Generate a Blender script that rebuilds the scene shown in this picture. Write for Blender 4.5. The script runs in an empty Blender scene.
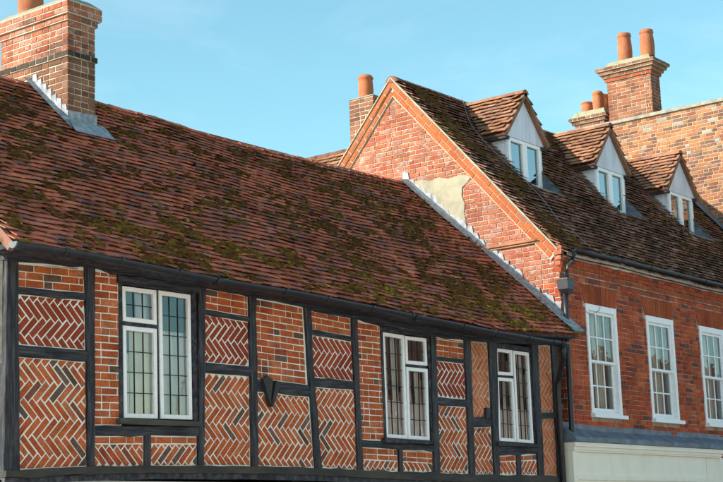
import bpy, math, random
from mathutils import Vector, Matrix, noise

# ------------------------------------------------------------------ camera, sky, sun, exposure
scene = bpy.context.scene
COL = scene.collection
R = math.radians

def look_camera():
    cd = bpy.data.cameras.new('camera')
    cam = bpy.data.objects.new('camera', cd)
    COL.objects.link(cam)
    f, roll, pitch, yaw = 1553.772, R(-2.0674), R(10.9421), R(37.2324)
    fw = Vector((math.cos(pitch)*math.cos(yaw), math.cos(pitch)*math.sin(yaw), math.sin(pitch)))
    r0 = Vector((math.sin(yaw), -math.cos(yaw), 0.0))
    u0 = r0.cross(fw)
    r = math.cos(roll)*r0 + math.sin(roll)*u0
    u = -math.sin(roll)*r0 + math.cos(roll)*u0
    cam.matrix_world = Matrix(((r.x, u.x, -fw.x, -9.55), (r.y, u.y, -fw.y, -11.5), (r.z, u.z, -fw.z, 1.9), (0, 0, 0, 1)))
    cd.sensor_width = 36.0
    cd.lens = f/723.0*36.0
    cd.clip_end = 3000.0
    scene.camera = cam
look_camera()

SUN = Vector((-0.755, 0.50, 0.43)).normalized()      # direction towards the sun: low, left and behind the houses
SKY_STRENGTH, SUN_STRENGTH, EXPOSURE = 0.15, 3.4, 1.28
world = bpy.data.worlds.new('World')
scene.world = world
world.use_nodes = True
wt = world.node_tree
wt.nodes.clear()
wo = wt.nodes.new('ShaderNodeOutputWorld')
wb = wt.nodes.new('ShaderNodeBackground')
sk = wt.nodes.new('ShaderNodeTexSky')
sk.sky_type = 'NISHITA'
sk.sun_disc = False
sk.sun_elevation = math.asin(SUN.z)
sk.sun_rotation = math.atan2(SUN.x, SUN.y)
sk.air_density, sk.dust_density, sk.ozone_density = 1.0, 1.0, 1.0
tint = wt.nodes.new('ShaderNodeMixRGB')
tint.blend_type = 'MULTIPLY'
tint.inputs[0].default_value = 1.0
tint.inputs[2].default_value = (0.565, 0.795, 0.69, 1)
wb.inputs[1].default_value = SKY_STRENGTH
tc = wt.nodes.new('ShaderNodeTexCoord')
cm = wt.nodes.new('ShaderNodeMapping')
cm.inputs['Scale'].default_value = (2.2, 2.2, 6.0)
cn = wt.nodes.new('ShaderNodeTexNoise')
cn.inputs['Scale'].default_value = 1.6
cn.inputs['Detail'].default_value = 7.0
cn.inputs['Roughness'].default_value = 0.62
cn.inputs['Distortion'].default_value = 0.6
cr = wt.nodes.new('ShaderNodeValToRGB')
cr.color_ramp.elements[0].position, cr.color_ramp.elements[0].color = 0.48, (0, 0, 0, 1)
cr.color_ramp.elements[1].position, cr.color_ramp.elements[1].color = 0.82, (0.22, 0.22, 0.22, 1)
wisp = wt.nodes.new('ShaderNodeMixRGB')
wisp.inputs[2].default_value = (3.6, 3.9, 4.1, 1)
wt.links.new(tc.outputs['Generated'], cm.inputs['Vector'])
wt.links.new(cm.outputs[0], cn.inputs['Vector'])
wt.links.new(cn.outputs['Fac'], cr.inputs[0])
wt.links.new(cr.outputs[0], wisp.inputs[0])
wt.links.new(sk.outputs[0], tint.inputs[1])
wt.links.new(tint.outputs[0], wisp.inputs[1])
wt.links.new(wisp.outputs[0], wb.inputs[0])
wt.links.new(wb.outputs[0], wo.inputs[0])

ld = bpy.data.lights.new('sun', 'SUN')
ld.energy = SUN_STRENGTH
ld.angle = R(0.5)
ld.color = (1.0, 0.93, 0.82)
lo = bpy.data.objects.new('sun', ld)
COL.objects.link(lo)
lo.rotation_euler = SUN.to_track_quat('Z', 'Y').to_euler()
lo.location = SUN*60

scene.view_settings.view_transform = 'Standard'
scene.view_settings.look = 'None'
scene.view_settings.gamma = 1.0
scene.view_settings.exposure = EXPOSURE
scene.view_settings.use_curve_mapping = False

CAM = Vector((-9.55, -11.5, 1.9))
rng = random.Random(7)

# ------------------------------------------------------------------ materials
MATS = {}
def nodes_of(name):
    m = bpy.data.materials.new(name)
    m.use_nodes = True
    nt = m.node_tree
    nt.nodes.clear()
    out = nt.nodes.new('ShaderNodeOutputMaterial')
    return m, nt, out
def N(nt, kind, **kw):
    n = nt.nodes.new(kind)
    for k, v in kw.items():
        if isinstance(k, str) and hasattr(n, k):
            setattr(n, k, v)
    return n
def noise_tex(nt, scale, detail=3.0, rough=0.6, stretch=None, seed=0.0):
    geo = nt.nodes.new('ShaderNodeNewGeometry')
    mp = nt.nodes.new('ShaderNodeMapping')
    s = stretch or (1, 1, 1)
    mp.inputs['Scale'].default_value = (scale*s[0], scale*s[1], scale*s[2])
    mp.inputs['Location'].default_value = (seed, seed*1.7, seed*0.6)
    nz = nt.nodes.new('ShaderNodeTexNoise')
    nz.inputs['Scale'].default_value = 1.0
    nz.inputs['Detail'].default_value = detail
    nz.inputs['Roughness'].default_value = rough
    nt.links.new(geo.outputs['Position'], mp.inputs['Vector'])
    nt.links.new(mp.outputs[0], nz.inputs['Vector'])
    return nz.outputs['Fac']
def ramp(nt, fac, stops, interp='LINEAR'):
    r = nt.nodes.new('ShaderNodeValToRGB')
    cr = r.color_ramp
    cr.interpolation = interp
    while len(cr.elements) < len(stops):
        cr.elements.new(0.5)
    for e, (p, c) in zip(cr.elements, stops):
        e.position = p
        e.color = (c[0], c[1], c[2], 1) if not isinstance(c, (int, float)) else (c, c, c, 1)
    if fac is not None:
        nt.links.new(fac, r.inputs[0])
    return r.outputs[0]
def mix(nt, fac, a, b, mode='MIX'):
    m = nt.nodes.new('ShaderNodeMixRGB')
    m.blend_type = mode
    for i, v in ((0, fac), (1, a), (2, b)):
        if isinstance(v, (int, float)):
            m.inputs[i].default_value = v if i == 0 else (v, v, v, 1)
        elif isinstance(v, tuple):
            m.inputs[i].default_value = (v[0], v[1], v[2], 1)
        else:
            nt.links.new(v, m.inputs[i])
    return m.outputs[0]
def rnd_attr(nt):
    a = nt.nodes.new('ShaderNodeAttribute')
    a.attribute_name = 'rnd'
    return a.outputs['Fac']
def finish(name, m, nt, out, color, rough=0.85, bump=None, bump_s=0.3, bump_d=0.004, metal=0.0, spec=0.3):
    p = nt.nodes.new('ShaderNodeBsdfPrincipled')
    if isinstance(color, tuple):
        p.inputs['Base Color'].default_value = (color[0], color[1], color[2], 1)
    else:
        nt.links.new(color, p.inputs['Base Color'])
    if isinstance(rough, (int, float)):
        p.inputs['Roughness'].default_value = rough
    else:
        nt.links.new(rough, p.inputs['Roughness'])
    p.inputs['Metallic'].default_value = metal
    p.inputs['Specular IOR Level'].default_value = spec
    if bump is not None:
        b = nt.nodes.new('ShaderNodeBump')
        b.inputs['Strength'].default_value = bump_s
        b.inputs['Distance'].default_value = bump_d
        nt.links.new(bump, b.inputs['Height'])
        nt.links.new(b.outputs[0], p.inputs['Normal'])
    nt.links.new(p.outputs[0], out.inputs[0])
    MATS[name] = m
    return m

def brick_mat(name, stops, soot=0.25, lime=0.0, seed=0.0, patch=None, soot_scale=2.2):
    m, nt, out = nodes_of(name)
    c = ramp(nt, rnd_attr(nt), stops)
    fine = noise_tex(nt, 60, 3, 0.7, seed=seed)
    c = mix(nt, 1.0, c, ramp(nt, fine, [(0.25, 0.52), (0.75, 1.42)]), 'MULTIPLY')
    big = noise_tex(nt, soot_scale, 4, 0.65, seed=seed+3)
    c = mix(nt, 1.0, c, ramp(nt, big, [(0.35, 1.0-soot), (0.6, 1.08)]), 'MULTIPLY')
    if lime > 0:
        sp = noise_tex(nt, 14, 4, 0.7, seed=seed+9)
        c = mix(nt, ramp(nt, sp, [(0.62-lime*0.2, 0.0), (0.74, 0.75)]), c, (0.52, 0.46, 0.40))
    if patch:
        pz = noise_tex(nt, patch[0], 3, 0.6, seed=seed+17)
        c = mix(nt, ramp(nt, pz, [(patch[1], 0.0), (patch[1]+0.14, 0.85)]), c, patch[2], 'MULTIPLY')
    return finish(name, m, nt, out, c, 0.9, noise_tex(nt, 140, 2, 0.7), 0.5, 0.004, spec=0.15)
ORANGE = [(0.0, (0.46, 0.100, 0.034)), (0.3, (0.53, 0.135, 0.046)), (0.6, (0.43, 0.082, 0.030)), (0.80, (0.54, 0.17, 0.075)), (0.89, (0.33, 0.07, 0.035)), (0.93, (0.13, 0.075, 0.055)), (1.0, (0.18, 0.11, 0.085))]
MAROON = [(0.0, (0.25, 0.043, 0.024)), (0.5, (0.34, 0.062, 0.030)), (0.85, (0.28, 0.050, 0.028)), (1.0, (0.40, 0.092, 0.040))]
brick_mat('brick_orange', ORANGE, 0.34, soot_scale=4.0)
brick_mat('brick_maroon', MAROON, 0.15, seed=5)
brick_mat('brick_pale', [(0, (0.52, 0.151, 0.068)), (0.6, (0.605, 0.194, 0.0875)), (1.0, (0.484, 0.119, 0.0535))], 0.2, seed=8)
brick_mat('brick_gable', [(0.0, (0.332, 0.0988, 0.0531)), (0.4, (0.383, 0.144, 0.0899)), (0.7, (0.311, 0.076, 0.0449)), (0.9, (0.397, 0.182, 0.131)), (1.0, (0.26, 0.129, 0.114))], 0.22, lime=0.35, seed=11)
brick_mat('brick_rake', [(0.0, (0.338, 0.081, 0.0315)), (0.6, (0.395, 0.114, 0.0441)), (1.0, (0.302, 0.105, 0.063))], 0.1, seed=13)
brick_mat('brick_front', [(0.0, (0.39, 0.0688, 0.0336)), (0.35, (0.507, 0.106, 0.042)), (0.6, (0.364, 0.0562, 0.03)), (0.8, (0.546, 0.138, 0.06)), (0.9, (0.195, 0.0625, 0.048)), (1.0, (0.156, 0.075, 0.072))], 0.28, seed=17, patch=(1.1, 0.54, (0.66, 0.64, 0.70)))
brick_mat('brick_rubbed', [(0.0, (0.347, 0.071, 0.0294)), (0.6, (0.399, 0.0942, 0.0395)), (1.0, (0.312, 0.0615, 0.0316))], 0.25, seed=19)
brick_mat('brick_far', [(0.0, (0.36, 0.135, 0.062)), (0.3, (0.41, 0.18, 0.09)), (0.5, (0.29, 0.095, 0.052)), (0.62, (0.16, 0.08, 0.064)), (0.8, (0.20, 0.10, 0.075)), (0.92, (0.33, 0.16, 0.10)), (0.96, (0.36, 0.31, 0.27)), (1.0, (0.24, 0.24, 0.25))], 0.25, lime=0.12, seed=23)
brick_mat('brick_stack', [(0.0, (0.304, 0.088, 0.0473)), (0.35, (0.38, 0.152, 0.0946)), (0.6, (0.258, 0.06, 0.0344)), (0.8, (0.38, 0.2, 0.146)), (0.9, (0.182, 0.08, 0.0602)), (1.0, (0.129, 0.072, 0.0602))], 0.3, lime=0.3, seed=29)
brick_mat('brick_sooty', [(0.0, (0.20, 0.09, 0.055)), (0.4, (0.28, 0.13, 0.08)), (0.75, (0.15, 0.065, 0.045)), (1.0, (0.30, 0.16, 0.11))], 0.35, seed=31)
brick_mat('brick_far_stack', [(0.0, (0.25, 0.085, 0.05)), (0.4, (0.32, 0.115, 0.065)), (0.7, (0.18, 0.07, 0.05)), (0.9, (0.36, 0.17, 0.10)), (1.0, (0.16, 0.09, 0.07))], 0.35, seed=37)
brick_mat('brick_black', [(0.0, (0.05, 0.043, 0.038)), (1.0, (0.10, 0.07, 0.055))], 0.3, seed=33)

def plain(name, col, rough=0.8, var=0.25, scale=6, bump_scale=60, bump_s=0.25, stretch=None, metal=0.0, spec=0.3, col2=None, lo=0.35, hi=0.65, bump_d=0.004):
    m, nt, out = nodes_of(name)
    nz = noise_tex(nt, scale, 5, 0.65, stretch)
    if col2 is None:
        c = mix(nt, 1.0, col, ramp(nt, nz, [(lo, 1.0-var), (hi, 1.0+var*0.5)]), 'MULTIPLY')
    else:
        c = mix(nt, ramp(nt, nz, [(lo, 0.0), (hi, 1.0)]), col, col2)
    return finish(name, m, nt, out, c, rough, noise_tex(nt, bump_scale, 4, 0.65, stretch), bump_s, bump_d, metal, spec)
plain('mortar_white', (0.78, 0.76, 0.71), 0.95, 0.2, 3, 90, 0.5, col2=(0.62, 0.54, 0.46), lo=0.52, hi=0.78, spec=0.1)
plain('mortar_warm', (0.60, 0.52, 0.42), 0.95, 0.2, 3, 90, 0.5, col2=(0.42, 0.30, 0.22), lo=0.42, hi=0.7, spec=0.1)
plain('mortar_front', (0.50, 0.40, 0.32), 0.95, 0.2, 3, 90, 0.5, col2=(0.27, 0.16, 0.12), lo=0.4, hi=0.62, spec=0.1)
plain('mortar_cream', (0.477, 0.425, 0.333), 0.95, 0.2, 5, 70, 0.6, col2=(0.351, 0.288, 0.204), lo=0.4, hi=0.7, spec=0.1)
plain('mortar_far', (0.44, 0.36, 0.26), 0.95, 0.2, 5, 70, 0.6, col2=(0.33, 0.26, 0.18), lo=0.4, hi=0.7, spec=0.1)
plain('render_patch', (0.367, 0.328, 0.244), 0.95, 0.3, 5, 45, 0.8, col2=(0.281, 0.248, 0.193), lo=0.4, hi=0.65, spec=0.1)
def timber_mat(name, stretch):
    m, nt, out = nodes_of(name)
    grain = noise_tex(nt, 1.0, 6, 0.7, stretch)
    wear = noise_tex(nt, 5.0, 5, 0.7, seed=4)
    c = ramp(nt, grain, [(0.34, (0.006, 0.006, 0.009)), (0.50, (0.028, 0.026, 0.036)), (0.68, (0.095, 0.088, 0.098))])
    c = mix(nt, ramp(nt, wear, [(0.56, 0.0), (0.72, 0.8)]), c, (0.075, 0.070, 0.066))
    h = mix(nt, 0.35, grain, wear)
    return finish(name, m, nt, out, c, ramp(nt, wear, [(0.3, 0.45), (0.7, 0.8)]), h, 1.0, 0.03, spec=0.3)
timber_mat('timber', (14, 14, 14))
timber_mat('timber_up', (34, 34, 2.6))
timber_mat('timber_along', (2.6, 34, 34))
plain('timber_bare', (0.040, 0.038, 0.038), 0.8, 0.5, 4, 38, 0.9, (0.3, 1, 1), col2=(0.085, 0.070, 0.056), lo=0.42, hi=0.66, spec=0.2, bump_d=0.008)
plain('sill_wood', (0.075, 0.072, 0.062), 0.8, 0.4, 9, 60, 0.6, (0.2, 1, 1), spec=0.2)
plain('black_plastic', (0.018, 0.017, 0.024), 0.42, 0.35, 7, 30, 0.05, spec=0.45)
plain('cap_plastic', (0.10, 0.12, 0.15), 0.45, 0.2, 7, 30, 0.05)
plain('white_paint', (0.89, 0.86, 0.88), 0.5, 0.07, 16, 50, 0.12, spec=0.35)
plain('dormer_paint', (0.66, 0.63, 0.71), 0.6, 0.22, 5, 60, 0.3, (1.6, 1.6, 0.25), spec=0.25, lo=0.3, hi=0.6)
plain('cream_paint', (0.88, 0.80, 0.70), 0.55, 0.12, 3, 50, 0.2, (1.2, 1.2, 0.5), col2=(0.78, 0.70, 0.59), lo=0.48, hi=0.8)
plain('lead', (0.173, 0.189, 0.219), 0.6, 0.3, 12, 40, 0.5, col2=(0.356, 0.373, 0.401), lo=0.4, hi=0.65, spec=0.45)
plain('lead_dark', (0.09, 0.11, 0.15), 0.6, 0.3, 6, 30, 0.3, col2=(0.19, 0.21, 0.26), lo=0.4, hi=0.7, spec=0.45)
plain('terracotta', (0.43, 0.145, 0.07), 0.85, 0.25, 6, 50, 0.4, (1, 1, 0.6), col2=(0.20, 0.085, 0.055), lo=0.45, hi=0.8, spec=0.15)
plain('cap_mortar', (0.281, 0.264, 0.218), 0.95, 0.4, 9, 40, 0.8, col2=(0.234, 0.232, 0.084), lo=0.5, hi=0.62, spec=0.1)
plain('coping', (0.312, 0.28, 0.235), 0.9, 0.4, 5, 50, 0.5, col2=(0.195, 0.176, 0.151), lo=0.4, hi=0.65, spec=0.1)
plain('room_dark', (0.22, 0.215, 0.22), 0.9, 0.2, 3)
plain('net_curtain', (0.72, 0.69, 0.69), 0.9, 0.25, 6, stretch=(1, 1, 0.15), spec=0.05)
plain('cream_blind', (0.86, 0.78, 0.66), 0.9, 0.1, 4, spec=0.05)
plain('dark_wood', (0.06, 0.03, 0.018), 0.6, 0.3, 5)
plain('came', (0.028, 0.028, 0.032), 0.6, 0.2, 5)
plain('pale_render', (0.22, 0.19, 0.15), 0.9, 0.15, 3)
plain('cream_render', (0.82, 0.76, 0.66), 0.9, 0.12, 2)
plain('bounce_setts', (0.40, 0.37, 0.33), 0.92, 0.3, 8, 120, 0.6)  # made-up pale road surface, toned to bounce fill light
plain('bounce_paving', (0.45, 0.42, 0.38), 0.9, 0.25, 4, 60, 0.4)  # unseen ground kept pale so it throws sunlight back up
plain('lower_wall', (0.50, 0.52, 0.55), 0.85, 0.2, 4, 60, 0.3)
plain('cable_black', (0.02, 0.02, 0.022), 0.5, 0.1)
plain('cable_grey', (0.22, 0.24, 0.27), 0.5, 0.1)

def tile_mat(name, stops, moss_amt, seed=0.0, lichen=0.3, dark=0.5, cool=False):
    m, nt, out = nodes_of(name)
    c = ramp(nt, rnd_attr(nt), stops)
    c = mix(nt, 1.0, c, ramp(nt, noise_tex(nt, 45, 4, 0.7, seed=seed), [(0.25, 0.6), (0.75, 1.35)]), 'MULTIPLY')
    c = mix(nt, 1.0, c, ramp(nt, noise_tex(nt, 1.6, 4, 0.7, seed=seed+2), [(0.35, 1.0-dark), (0.62, 1.15)]), 'MULTIPLY')
    if cool:      # blue-grey weathering in drifts along the courses
        cz = noise_tex(nt, 1.3, 4, 0.7, (0.6, 1.6, 1.6), seed=seed+13)
        c = mix(nt, ramp(nt, cz, [(0.54, 0.0), (0.70, 0.65)]), c, (0.17, 0.115, 0.108))
    li = noise_tex(nt, 26, 4, 0.7, seed=seed+5)
    c = mix(nt, ramp(nt, li, [(0.66, 0.0), (0.74, lichen)]), c, (0.34, 0.32, 0.29))
    mo = noise_tex(nt, 3.2, 5, 0.75, (1, 1, 1), seed=seed+7)
    c = mix(nt, ramp(nt, mo, [(0.60-moss_amt*0.2, 0.0), (0.70-moss_amt*0.16, 0.85)]), c, ramp(nt, noise_tex(nt, 20, 3, 0.6, seed=seed+1), [(0.3, (0.045, 0.034, 0.012)), (0.7, (0.105, 0.085, 0.018))]))
    return finish(name, m, nt, out, c, 0.88, noise_tex(nt, 90, 4, 0.7), 0.6, 0.005, spec=0.2)
tile_mat('tile_old', [(0.0, (0.484, 0.136, 0.0793)), (0.3, (0.592, 0.181, 0.103)), (0.5, (0.363, 0.104, 0.0721)), (0.68, (0.525, 0.162, 0.105)), (0.80, (0.295, 0.13, 0.108)), (0.90, (0.175, 0.0972, 0.0865)), (1.0, (0.672, 0.259, 0.144))], 0.2, dark=0.38, cool=True, lichen=0.45)
tile_mat('tile_dark', [(0.0, (0.207, 0.0812, 0.0538)), (0.2, (0.317, 0.133, 0.0896)), (0.38, (0.122, 0.058, 0.047)), (0.55, (0.268, 0.122, 0.0896)), (0.7, (0.415, 0.22, 0.168)), (0.82, (0.0915, 0.0487, 0.0403)), (0.92, (0.305, 0.174, 0.146)), (1.0, (0.512, 0.313, 0.246))], 0.45, seed=21, lichen=0.5)
tile_mat('tile_warm', [(0.0, (0.323, 0.146, 0.0871)), (0.3, (0.4, 0.185, 0.102)), (0.55, (0.266, 0.127, 0.0871)), (0.8, (0.438, 0.234, 0.144)), (1.0, (0.21, 0.117, 0.0871))], 0.28, seed=41, dark=0.3)
tile_mat('tile_ridge', [(0.0, (0.323, 0.129, 0.0725)), (0.5, (0.394, 0.175, 0.0966)), (1.0, (0.243, 0.11, 0.0773))], 0.1, seed=51, dark=0.4)
def moss_mat():
    m, nt, out = nodes_of('moss')
    c = ramp(nt, rnd_attr(nt), [(0.0, (0.046, 0.019, 0.009)), (0.4, (0.100, 0.046, 0.014)), (0.7, (0.165, 0.082, 0.017)), (0.88, (0.25, 0.145, 0.022)), (1.0, (0.38, 0.28, 0.05))])
    c = mix(nt, 1.0, c, ramp(nt, noise_tex(nt, 120, 3, 0.7), [(0.25, 0.55), (0.75, 1.4)]), 'MULTIPLY')
    finish('moss', m, nt, out, c, 0.95, noise_tex(nt, 200, 3, 0.7), 0.9, 0.008, spec=0.05)
moss_mat()
def glass_mat(name, tintc, wav, ior=1.75):
    m, nt, out = nodes_of(name)
    fr = N(nt, 'ShaderNodeFresnel')
    fr.inputs['IOR'].default_value = ior
    tr = N(nt, 'ShaderNodeBsdfTransparent')
    tr.inputs[0].default_value = (*tintc, 1)
    gl = N(nt, 'ShaderNodeBsdfGlossy')
    gl.inputs['Roughness'].default_value = 0.015
    gl.inputs[0].default_value = (0.95, 0.97, 1.0, 1)
    b = N(nt, 'ShaderNodeBump')
    b.inputs['Strength'].default_value = wav
    b.inputs['Distance'].default_value = 0.02
    nt.links.new(noise_tex(nt, 5, 2, 0.5), b.inputs['Height'])
    nt.links.new(b.outputs[0], gl.inputs['Normal'])
    nt.links.new(b.outputs[0], fr.inputs['Normal'])
    mx = N(nt, 'ShaderNodeMixShader')
    nt.links.new(fr.outputs[0], mx.inputs[0])
    nt.links.new(tr.outputs[0], mx.inputs[1])
    nt.links.new(gl.outputs[0], mx.inputs[2])
    nt.links.new(mx.outputs[0], out.inputs[0])
    MATS[name] = m
glass_mat('glass', (0.90, 0.93, 0.93), 0.10, 1.75)
glass_mat('glass_sash', (0.90, 0.92, 0.92), 0.10, 1.6)
glass_mat('glass_dormer', (0.80, 0.86, 0.92), 0.05, 3.6)

# ------------------------------------------------------------------ mesh helpers
class Frame:
    """maps (u, v, n) to the world: u to the right along a face, v up, n outwards"""
    def __init__(s, o, u, v, n):
        s.o, s.u, s.v, s.n = Vector(o), Vector(u).normalized(), Vector(v).normalized(), Vector(n).normalized()
    def __call__(s, u, v, n=0.0):
        return s.o + s.u*u + s.v*v + s.n*n
def front_frame(y): return Frame((0, y, 0), (1, 0, 0), (0, 0, 1), (0, -1, 0))       # u = x
def left_frame(x): return Frame((x, 0, 0), (0, -1, 0), (0, 0, 1), (-1, 0, 0))       # u = -y
def right_frame(x): return Frame((x, 0, 0), (0, 1, 0), (0, 0, 1), (1, 0, 0))        # u = y
def back_frame(y): return Frame((0, y, 0), (-1, 0, 0), (0, 0, 1), (0, 1, 0))        # u = -x

def area(p):
    return 0.5*sum(p[i][0]*p[(i+1) % len(p)][1] - p[(i+1) % len(p)][0]*p[i][1] for i in range(len(p)))
def ccw(p):
    return list(p) if area(p) > 0 else list(reversed(p))
def clip(poly, convex):
    out = list(poly)
    n = len(convex)
    for i in range(n):
        (ax, ay), (bx, by) = convex[i], convex[(i+1) % n]
        inp, out = out, []
        if not inp: return []
        def side(p): return (bx-ax)*(p[1]-ay) - (by-ay)*(p[0]-ax)
        for k in range(len(inp)):
            p, q = inp[k], inp[(k+1) % len(inp)]
            sp, sq = side(p), side(q)
            if sp >= 0: out.append(p)
            if (sp >= 0) != (sq >= 0):
                t = sp/(sp-sq)
                out.append((p[0]+(q[0]-p[0])*t, p[1]+(q[1]-p[1])*t))
    res = []
    for p in out:
        if not res or (abs(p[0]-res[-1][0]) + abs(p[1]-res[-1][1])) > 1e-4: res.append(p)
    if len(res) > 1 and abs(res[0][0]-res[-1][0]) + abs(res[0][1]-res[-1][1]) < 1e-4: res.pop()
    return res if len(res) > 2 else []
def inset(poly, d):
    if d > 0: d = min(d, 0.25*abs(area(poly))/max(1e-6, max(math.hypot(p[0]-q[0], p[1]-q[1]) for p in poly for q in poly)))
    """offset a convex counter-clockwise polygon inwards by d"""
    n = len(poly)
    out = []
    for i in range(n):
        p0, p1, p2 = poly[i-1], poly[i], poly[(i+1) % n]
        e1 = Vector((p1[0]-p0[0], p1[1]-p0[1])); e2 = Vector((p2[0]-p1[0], p2[1]-p1[1]))
        if e1.length < 1e-6 or e2.length < 1e-6:
            out.append(p1); continue
        e1.normalize(); e2.normalize()
        n1, n2 = Vector((-e1.y, e1.x)), Vector((-e2.y, e2.x))
        b = n1+n2
        k = 1.0+n1.dot(n2)
        if k < 0.25: k = 0.25
        out.append((p1[0]+b.x*d/k, p1[1]+b.y*d/k))
    return out

class MB:
    def __init__(s):
        s.v, s.f, s.r = [], [], []
    def add(s, vs, fs, r=0.5):
        o = len(s.v)
        s.v.extend(vs)
        s.f.extend([tuple(i+o for i in f) for f in fs])
        s.r.extend([r]*len(fs))
    def prism(s, poly, fr, n0, n1, ch=0.003, r=0.5, back=False):
        """polygon (u, v) pushed from depth n0 to n1 with a chamfered front"""
        p = ccw(poly)
        k = len(p)
        inr = inset(p, ch) if ch > 0 else p
        vs = [fr(u, v, n0) for u, v in p]
        fs = []
        if ch > 0:
            vs += [fr(u, v, n1-ch) for u, v in p] + [fr(u, v, n1) for u, v in inr]
            rings = 3
        else:
            vs += [fr(u, v, n1) for u, v in p]
            rings = 2
        for q in range(rings-1):
            for i in range(k):
                j = (i+1) % k
                fs.append((q*k+i, q*k+j, (q+1)*k+j, (q+1)*k+i))
        fs.append(tuple(range((rings-1)*k, rings*k)))
        if back: fs.append(tuple(reversed(range(k))))
        s.add(vs, fs, r)
    def strip(s, top, bot, fr, n0, n1, r=0.5):
        """band between two polylines (same number of points), closed solid"""
        k = len(top)
        vs = [fr(u, v, n1) for u, v in top] + [fr(u, v, n1) for u, v in bot] + [fr(u, v, n0) for u, v in top] + [fr(u, v, n0) for u, v in bot]
        fs = []
        for i in range(k-1):
            fs += [(k+i, k+i+1, i+1, i), (i, i+1, 2*k+i+1, 2*k+i), (3*k+i, 3*k+i+1, k+i+1, k+i)]
        fs += [(0, 2*k, 3*k, k), (k-1, 2*k-1, 4*k-1, 3*k-1)]
        s.add(vs, fs, r)
    def box(s, a, b, r=0.5):
        x0, y0, z0 = a; x1, y1, z1 = b
        vs = [Vector(t) for t in ((x0, y0, z0), (x1, y0, z0), (x1, y1, z0), (x0, y1, z0), (x0, y0, z1), (x1, y0, z1), (x1, y1, z1), (x0, y1, z1))]
        s.add(vs, [(0, 3, 2, 1), (4, 5, 6, 7), (0, 1, 5, 4), (1, 2, 6, 5), (2, 3, 7, 6), (3, 0, 4, 7)], r)
    def solid(s, low, high, r=0.5):
        """two 3-D loops of equal length joined into a closed solid"""
        k = len(low)
        fs = [tuple(reversed(range(k))), tuple(range(k, 2*k))]
        fs += [(i, (i+1) % k, k+(i+1) % k, k+i) for i in range(k)]
        s.add([Vector(p) for p in low]+[Vector(p) for p in high], fs, r)
    def tube(s, path, rad, seg=10, r=0.5, caps=True):
        path = [Vector(p) for p in path]
        vs, fs = [], []
        for i, p in enumerate(path):
            d = (path[min(i+1, len(path)-1)]-path[max(i-1, 0)]).normalized()
            a = Vector((0, 0, 1)) if abs(d.z) < 0.9 else Vector((1, 0, 0))
            e1 = d.cross(a).normalized(); e2 = e1.cross(d).normalized()
            rr = rad[i] if isinstance(rad, (list, tuple)) else rad
            for k in range(seg):
                t = 2*math.pi*k/seg
                vs.append(p + e1*math.cos(t)*rr + e2*math.sin(t)*rr)
        for i in range(len(path)-1):
            for k in range(seg):
                k2 = (k+1) % seg
                fs.append((i*seg+k, i*seg+k2, (i+1)*seg+k2, (i+1)*seg+k))
        if caps:
            fs.append(tuple(reversed(range(seg)))); fs.append(tuple(range((len(path)-1)*seg, len(path)*seg)))
        s.add(vs, fs, r)
    def lathe(s, c, prof, seg=20, r=0.5):
        vs, fs = [], []
        for rad, z in prof:
            for k in range(seg):
                t = 2*math.pi*k/seg
                vs.append(Vector((c[0]+rad*math.cos(t), c[1]+rad*math.sin(t), c[2]+z)))
        for i in range(len(prof)-1):
            for k in range(seg):
                k2 = (k+1) % seg
                fs.append((i*seg+k, i*seg+k2, (i+1)*seg+k2, (i+1)*seg+k))
        s.add(vs, fs, r)
    def mesh(s, name, mat, off=(0, 0, 0), smooth=False):
        m = bpy.data.meshes.new(name)
        o = Vector(off)
        m.from_pydata([tuple(p-o) for p in s.v], [], s.f)
        m.attributes.new('rnd', 'FLOAT', 'FACE').data.foreach_set('value', s.r)
        m.materials.append(MATS[mat])
        if smooth:
            m.polygons.foreach_set('use_smooth', [True]*len(m.polygons))
        m.update()
        return m
    def build(s, name, mat, parent=None, kind=None, smooth=False, label=None):
        b = base_of(parent)
        ob = bpy.data.objects.new(name, s.mesh(name, mat, b, smooth))
        COL.objects.link(ob)
        if parent is not None: ob.parent = parent
        if kind: ob['kind'] = kind
        if label: ob['label'] = label
        return ob
BASE = {}
def base_of(o):
    while o is not None:
        if o.name in BASE: return BASE[o.name]
        o = o.parent
    return Vector((0, 0, 0))
def thing(name, loc, label, cat, group=None):
    o = bpy.data.objects.new(name, None)
    o.empty_display_size = 0.3
    COL.objects.link(o)
    o.location = loc
    o['label'] = label; o['category'] = cat
    if group: o['group'] = group
    BASE[o.name] = Vector(loc)
    return o
def link_at(name, me, parent, loc):
    """a small piece whose mesh is centred on its own origin"""
    ob = bpy.data.objects.new(name, me)
    COL.objects.link(ob)
    ob.parent = parent
    ob.location = Vector(loc)-base_of(parent)
    return ob

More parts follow.
